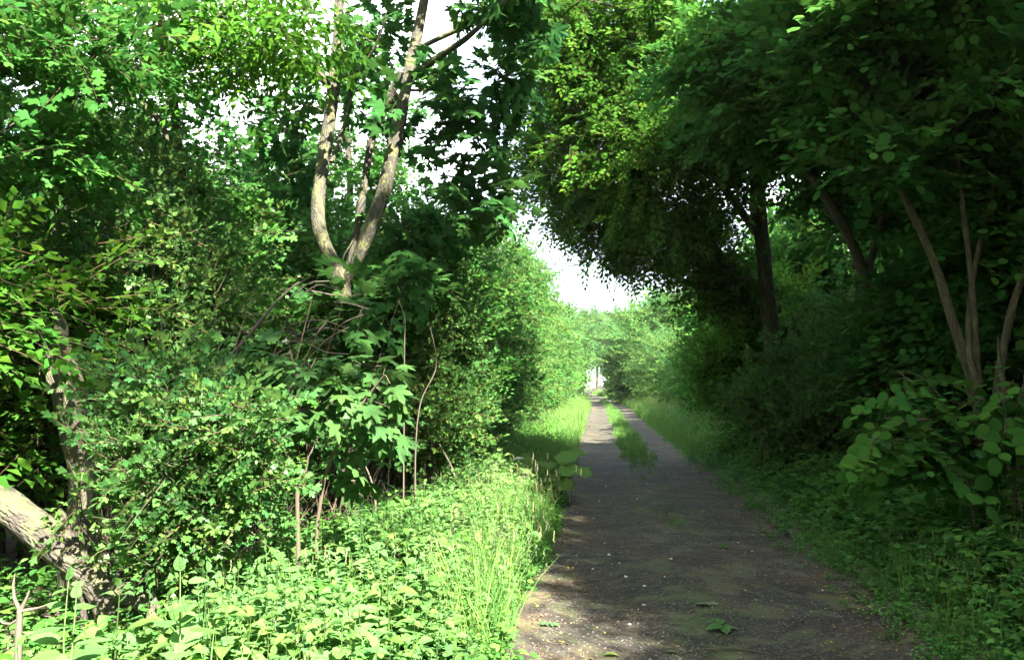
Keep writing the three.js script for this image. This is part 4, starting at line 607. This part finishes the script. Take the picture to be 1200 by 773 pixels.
{
  reseed(970);
  const clump = (leaf, n, h, size, col) => { const a = new Acc(); for (let k = 0; k < n; k++) { const an = rr(0, 6.28), y = h * Math.pow(rnd(), 0.7), r = rr(0.01, 0.14), dir = V(Math.cos(an), rr(-0.2, 0.5), Math.sin(an)).normalize(), p = V(Math.cos(an) * r, y, Math.sin(an) * r); a.add(leaf, mtx(p, dir, jit(V(0, 1, 0), 0.5), size * rr(0.6, 1.2)), tint(col, 0.3)); if (k % 3 === 0) a.add(twigRaw(y, 0.0025), mtx(V(0, 0, 0), p.clone().setY(y), V(1, 0, 0), 1), [0.06, 0.11, 0.03]); } return a.build(); };
  const cl = [clump(ov0, 22, 0.26, 0.075, COL.herb), clump(roundLeaf, 16, 0.2, 0.07, COL.herb), clump(ov1, 18, 0.36, 0.085, COL.herb), clump(mapleCoarse, 10, 0.34, 0.1, COL.elder)];
  const right = cl.map(() => []), left = cl.map(() => []);
  for (let k = 0; k < 13000; k++) { const d = 2.5 + 30 * Math.pow(rnd(), 1.5), x = PATH_R - 0.08 + (fbm(d * 0.9, 7, 5, 3) - 0.5) * 0.3 + 3.4 * Math.pow(rnd(), 1.0); const s = (0.35 + 0.75 * sstep(2.0, 2.9, x)) * rr(0.7, 1.25) * (d > 16 ? 1.3 : 1); right[Math.floor(rnd() * 3.3)].push(yaw(x, ground(x, -d) - 0.02, -d, s, 0.25)); }
  for (let k = 0; k < 420; k++) { const d = 3.6 + 14 * rnd() ** 1.4, x = PATH_R + 0.1 - 0.38 * rnd() ** 2; right[k % 2].push(yaw(x, pathY(x, -d) - 0.005, -d, rr(0.15, 0.4), 0.3)); }
  for (let k = 0; k < 520; k++) { const d = rr(2.4, 7), x = -2.2 - 3.2 * rnd(); left[k % 3].push(yaw(x, ground(x, -d) - 0.02, -d, rr(0.6, 1.2), 0.25)); }
  for (let k = 0; k < 1100; k++) { const d = 3 + 11 * rnd(), x = PATH_L - 0.02 + (fbm(d * 0.9, 3, 1, 3) - 0.5) * 0.3 - 0.6 * rnd(); left[k % 3].push(yaw(x, ground(x, -d) - 0.02, -d, rr(0.3, 0.75), 0.25)); }
  for (let k = 0; k < 3800; k++) { const d = 2.5 + 26 * Math.pow(rnd(), 1.2), x = PATH_L - 0.02 + (fbm(d * 0.9, 3, 1, 3) - 0.5) * 0.3 - 2.6 * Math.pow(rnd(), 0.9); const s = (0.35 + 0.65 * sstep(-0.5, -1.2, x)) * rr(0.7, 1.2); left[Math.floor(rnd() * 3.2)].push(yaw(x, ground(x, -d) - 0.02, -d, s, 0.25)); }
  const nm = (o) => { o.name = numbered(o.name); return o; };
  right.forEach((l, k) => l.length && nm(stuff(instanced('ground_cover', cl[k], M.leafGlossy, l, null, null, 0.25), 'low leafy herbs carpeting the shaded right bank', 'herbs')));
  left.forEach((l, k) => l.length && nm(stuff(instanced('verge_herbs', cl[k], M.leaf, l, null, null, 0.25), 'low herbs between the nettles of the left verge', 'herbs')));
  // grass
  const tuft = (n, h, w, spread, col, seedHead) => { const a = new Acc(); for (let k = 0; k < n; k++) { const P = [], U = [], I = [], an = rr(0, 6.28), hh = h * rr(0.5, 1.1), be = hh * rr(0.1, 0.65), x0 = rr(-1, 1) * spread * 0.4, z0 = rr(-1, 1) * spread * 0.4, ca = Math.cos(an), sa = Math.sin(an), tw = rr(-0.6, 0.6); const seg = 4; for (let j = 0; j <= seg; j++) { const t = j / seg, ww = w * (1 - t * t) * 0.5 + 0.0004, o = be * t * t, y = hh * (t - 0.18 * t * t * (be / hh)), bx = x0 + ca * o, bz = z0 + sa * o, px = -Math.sin(an + tw), pz = Math.cos(an + tw); P.push(bx - px * ww, y - 0.02, bz - pz * ww, bx + px * ww, y - 0.02, bz + pz * ww); U.push(0, t, 1, t); if (j) { const q = j * 2; I.push(q - 2, q - 1, q, q - 1, q + 1, q); } } a.add(raw(P, U, I), new THREE.Matrix4(), tint(col, 0.25)); if (seedHead && k % 3 === 0) { const t = V(x0 + ca * be, hh * (1 - 0.18 * be / hh), z0 + sa * be); for (let j = 0; j < 7; j++) a.add(lance0, mtx(t.clone().add(V(rr(-1, 1) * 0.006, j * 0.014 - 0.03, rr(-1, 1) * 0.006)), V(rr(-0.5, 0.5), 1, rr(-0.5, 0.5)), V(1, 0, 0), 0.022), [0.2, 0.2, 0.11]); } } return a.build(); };
  const gt = [tuft(16, 0.34, 0.006, 0.16, COL.grass), tuft(14, 0.26, 0.005, 0.14, COL.grass), tuft(16, 0.8, 0.007, 0.2, COL.grass, true)];
  const G = [[], [], []];
  const add = (i, x, d, s) => G[i].push(yaw(x, ground(x, -d) - 0.01, -d, s, 0.15));
  for (let k = 0; k < 170; k++) { const d = 3 + 11 * rnd(), x = PATH_L - 0.02 + (fbm(d * 0.9, 3, 1, 3) - 0.5) * 0.3 - 0.55 * rnd() ** 1.5; add(k % 2, x, d, rr(0.4, 0.85)); }
  for (let k = 0; k < 30; k++) { const d = rr(4.6, 6.6), x = -0.58 - 0.35 * rnd(); add(2, x, d, rr(0.5, 0.8)); }
  for (let k = 0; k < 80; k++) { const d = rr(7.5, 12.5), x = -0.55 - 0.7 * rnd(); add(2, x, d, rr(0.45, 0.8)); }
  for (let k = 0; k < 60; k++) { const d = rr(3, 9), x = -0.9 - 1.3 * rnd(); add(k % 3 ? 0 : 2, x, d, k % 3 ? rr(1, 1.6) : rr(0.5, 0.8)); }
  for (let k = 0; k < 2600; k++) { const d = rr(11, 34), x = PATH_L - 0.05 - 1.7 * rnd() ** 1.1; add(k % 12 ? 0 : 2, x, d, rr(0.5, 0.9)); }
  for (let k = 0; k < 2600; k++) { const d = rr(17, 45), x = PATH_R + 0.02 + 1.6 * rnd() ** 1.1; add(k % 8 ? 0 : 2, x + bend(d), d, rr(0.6, 1.2)); }
  for (let k = 0; k < 500; k++) { const d = rr(2.8, 9), x = PATH_R + 0.1 + 1.4 * rnd(); add(k % 9 ? 0 : 2, x, d, rr(0.4, 0.75)); }
  for (let k = 0; k < 5200; k++) { const d = rr(30, 130), s = rnd() < 0.5 ? -1 : 1, x = (s < 0 ? PATH_L - 0.05 - 2.4 * rnd() : PATH_R + 0.05 + 2.6 * rnd()) + bend(d); add(0, x, d, rr(1.1, 2)); }
  for (let k = 0; k < 2600; k++) { const d = 13.5 + 62 * rnd() ** 1.3, x = 0.86 + rr(-1, 1) * (0.3 + (fbm(d * 0.8, 2, 2, 2) - 0.5) * 0.3) + bend(d); if (rnd() > 0.12 + sstep(13.5, 19, d)) continue; G[1].push(yaw(x, pathY(x, -d) - 0.01, -d, rr(0.6, 1.2) * (0.5 + 0.5 * sstep(15, 19, d)), 0.15)); }
  for (let k = 0; k < 46; k++) { const x = 0.72 + rr(-1, 1) * 0.25, d = 9.7 + rr(-0.7, 0.7); G[1].push(yaw(x, pathY(x, -d) - 0.01, -d, rr(0.25, 0.5), 0.3)); }
  ['grass', 'grass', 'tall_grass'].forEach((n, k) => nm(stuff(instanced(n, gt[k], M.grass, G[k], null, null, 0.25), k < 2 ? 'short meadow grass on the verges and the crown of the track' : 'tall seeding grass along the verges of the track', 'grass')));
}
// butterbur leaves, umbels
{
  reseed(985);
  const big = (() => { const P = [], U = [], I = [], nx = 10, nz = 12; for (let j = 0; j <= nz; j++) for (let i = 0; i <= nx; i++) { const t = j / nz, s = i / nx * 2 - 1, w = 0.46 * Math.sqrt(Math.max(0, 1 - (2 * Math.pow(t, 0.8) - 1) ** 2)) + 0.004, x = s * w, wave = 0.05 * Math.sin(s * 8 + t * 6) * Math.abs(s) + 0.045 * Math.sin(t * 15 + s) * Math.abs(s); P.push(x, 0.1 * Math.abs(s) * w * 2 - 0.3 * t * t + wave, t - 0.12 * Math.abs(s) * (1 - t)); U.push(i / nx, t); if (i && j) { const b = j * (nx + 1) + i; I.push(b, b - nx - 1, b - 1, b - 1, b - nx - 1, b - nx - 2); } } return raw(P, U, I); })();
  const geos = tinted(big, COL.nettle, 4), p0 = at(640, 585, 11), base = V(p0.x, ground(p0.x, p0.z), p0.z);
  const bb = thing('butterbur_plant', 'butterbur clump with very large crumpled leaves at the edge of the track', 'plant', base);
  for (const [a, el, l, s] of [[0.15, 1.0, 0.3, 0.52], [0.9, 0.55, 0.2, 0.46], [-0.6, 1.4, 0.42, 0.5], [1.7, 0.5, 0.22, 0.44], [2.5, 0.9, 0.3, 0.44], [-1.6, 1.0, 0.36, 0.46], [3.5, 1.1, 0.36, 0.46]]) { const dir = V(Math.cos(a), el, Math.sin(a)).normalize(), e = dir.clone().multiplyScalar(l).add(V(0, 0.18, 0)); mesh('stalk', tube([{ p: V(0, -0.03, 0), r: 0.011 }, { p: e.clone().multiplyScalar(0.5).add(V(0, 0.04, 0)), r: 0.01 }, { p: e, r: 0.008 }], 6), M.barkTwig, bb); const lf = mesh('leaf', geos[Math.floor(rnd() * 4)], M.nettleLeaf, bb); lf.applyMatrix4(mtx(e, V(dir.x, rr(0.1, 0.6), dir.z), V(-dir.x * 0.5 + rr(-0.4, 0.4), 1, -dir.z * 0.5 + rr(0, 0.6)), s * 0.8)); }
  const white = new THREE.MeshStandardMaterial({ color: new THREE.Color().setRGB(0.72, 0.72, 0.66), roughness: 0.9 }), stem = new THREE.MeshStandardMaterial({ color: new THREE.Color().setRGB(0.1, 0.17, 0.06), roughness: 0.8 });
  for (const [px, py, d, label] of [[608, 538, 11.2, 'cow parsley with one white umbel above the tall grass near the butterbur'], [588, 582, 9.2, 'cow parsley with the lower right white umbel over the nettles'], [570, 583, 9.0, 'cow parsley with a white umbel at the shrub side of the nettles']]) {
    const t = at(px, py, d), o = thing('cow_parsley', label, 'flower', V(t.x, ground(t.x, t.z), t.z), 'cow parsley by the nettles'), h = t.y - o.position.y;
    mesh('stem', tube([{ p: V(0, -0.04, 0), r: 0.006 }, { p: V(0.02, h * 0.5, 0), r: 0.005 }, { p: V(0, h * 0.9, 0), r: 0.004 }], 6), stem, o);
    const head = []; for (let k = 0; k < 16; k++) { const a = k * 2.4, r = 0.075 * Math.sqrt(k / 16), c = V(Math.cos(a) * r, h + 0.02 - r * r * 4, Math.sin(a) * r); head.push(tube([{ p: V(0, h * 0.9, 0), r: 0.0015 }, { p: c, r: 0.001 }], 3)); for (let j = 0; j < 7; j++) { const g = new THREE.IcosahedronGeometry(0.006, 0); const ig = new THREE.BufferGeometry(); ig.setAttribute('position', g.attributes.position); ig.setAttribute('normal', g.attributes.normal); ig.setAttribute('uv', g.attributes.uv); ig.setIndex([...Array(g.attributes.position.count).keys()]); ig.translate(c.x + rr(-0.018, 0.018), c.y + rr(0, 0.012), c.z + rr(-0.018, 0.018)); head.push(ig); } }
    mesh('flower_head', mergeGeometries(head), white, o);
  }
}
// ───────────────────────── on the track: grit, litter, fallen leaves, a twig ─────────────────────────
{
  reseed(990);
  const stone = (s) => { const g = new THREE.IcosahedronGeometry(1, 1), p = g.attributes.position; for (let k = 0; k < p.count; k++) { const f = 0.75 + 0.5 * vnoise(p.getX(k) * 1.7 + s, p.getY(k) * 1.7, p.getZ(k) * 1.7); p.setXYZ(k, p.getX(k) * f, p.getY(k) * f * 0.6, p.getZ(k) * f); } g.computeVertexNormals(); return g; };
  const on = (x, d, s, lift = 0.3) => new THREE.Matrix4().compose(V(x, pathY(x, -d) + s * lift - 0.002, -d), new THREE.Quaternion().setFromEuler(new THREE.Euler(rr(-0.3, 0.3), rr(0, 6.28), rr(-0.3, 0.3))), V(s, s, s * rr(0.6, 1)));
  const grit = new THREE.MeshStandardMaterial({ color: new THREE.Color().setRGB(0.1, 0.084, 0.066), roughness: 0.95 }), chalk = new THREE.MeshStandardMaterial({ color: new THREE.Color().setRGB(0.5, 0.48, 0.45), roughness: 0.9 });
  let l = []; for (let k = 0; k < 15000; k++) l.push(on(rr(PATH_L + 0.05, PATH_R - 0.05), 3.5 + 14 * rnd() ** 1.6, rr(0.0025, 0.008) * (rnd() < 0.05 ? 1.8 : 1)));
  stuff(instanced('gravel', stone(3), grit, l, null, null, 0.5), 'fine dark grit trodden into the track', 'gravel');
  l = []; for (let k = 0; k < 42; k++) { const d = 4 + 9 * rnd() ** 1.4; l.push(on(rnd() < 0.6 ? rr(-0.45, 0.9) : rr(-0.3, 1.9), d, rr(0.006, 0.016))); }
  stuff(instanced('pebbles', stone(8), chalk, l, null, null, 0.15), 'scattered small white pebbles on the track', 'pebbles');
  const dry = leafMat({ transmission: 0.2 });
  const flake = toGeo(ovate(0.32, 0.12, 0.1, 1), [1, 1, 1]);
  const im = new THREE.InstancedMesh(flake, dry, 2200), c = new THREE.Color(); im.name = 'leaf_litter';
  for (let k = 0; k < 2200; k++) { const late = k > 700, d = 4 + 13 * rnd() ** 1.5, x = !late ? rr(PATH_L, PATH_R) : rnd() < 0.65 ? PATH_R - 0.75 * rnd() ** 1.6 : PATH_L + 0.5 * rnd() ** 1.6, s = rr(0.012, 0.04); const m = on(x, d, s, 0.12); im.setMatrixAt(k, m); const q = late ? 0.5 + 0.5 * rnd() : rnd(); if (q < 0.45) c.setRGB(0.12, 0.2, 0.06); else if (q < 0.6) c.setRGB(0.3, 0.28, 0.07); else c.setRGB(0.16, 0.11, 0.06); im.setColorAt(k, c); }
  stuff(put(im), 'small shreds of green and brown leaf on the track', 'leaf litter');
  const place = (px, py) => { const dir = V((px - 600) / F, -(py - IMG_H / 2) / F, -1).applyQuaternion(camera.quaternion), t = (0.02 - EYE) / dir.y; const p = dir.multiplyScalar(t).add(camera.position); p.y = pathY(p.x, p.z); return p; };
  const fl = (px, py, label, n, size, col, r) => { const p = place(px, py), o = thing('fallen_leaf', label, 'leaf', p), g = toGeo(r, col); for (let k = 0; k < n; k++) { const a = k / n * 6.28 + rr(-0.4, 0.4), m = mesh('leaf', g, M.mapleLeaf, o); m.applyMatrix4(mtx(V(rr(-1, 1) * size * 0.3 * (n > 1), 0.012 + 0.006 * k, rr(-1, 1) * size * 0.3 * (n > 1)), V(Math.cos(a), 0.1, Math.sin(a)), jit(V(0, 1, 0), 0.25), size)); } return o; };
  fl(846, 740, 'fallen green sprig of several leaves lying on the track', 5, 0.13, [0.1, 0.21, 0.06], ov1);
  fl(824, 711, 'pale upturned maple leaf lying on the track', 2, 0.1, [0.2, 0.25, 0.16], mapleFine(0.2));
  fl(842, 641, 'single fresh green leaf standing on the bare track', 1, 0.12, [0.06, 0.2, 0.03], ov1);
  fl(642, 728, 'fallen leaf at the grassy left edge of the track', 2, 0.07, [0.1, 0.19, 0.08], mapleFine(0.2));
  fl(732, 647, 'small curled green leaf in the left wheel track', 2, 0.06, [0.1, 0.18, 0.09], ov1);
  fl(708, 762, 'narrow yellow green leaf near the white pebbles', 1, 0.09, [0.2, 0.28, 0.06], ov1);
  fl(780, 762, 'single curled pale green leaf in the middle of the track', 1, 0.07, [0.14, 0.22, 0.09], ov1);
  const tp = place(860, 768), tw = thing('fallen_twig', 'thin brown twig lying across the track', 'twig', tp);
  mesh('stem', tube([{ p: V(-0.16, 0.012, 0.01), r: 0.005 }, { p: V(0, 0.014, -0.012), r: 0.006 }, { p: V(0.1, 0.012, 0.01), r: 0.005 }, { p: V(0.2, 0.01, 0.05), r: 0.003 }], 6), M.barkTwig, tw);
  mesh('side_twig', tube([{ p: V(0.02, 0.014, -0.01), r: 0.003 }, { p: V(0.08, 0.02, -0.05), r: 0.0015 }], 5), M.barkTwig, tw);
}
console.log('instances', nInst);
scene.fog = new THREE.FogExp2(0xffffff, 0.00014);
renderer.render(scene, camera);
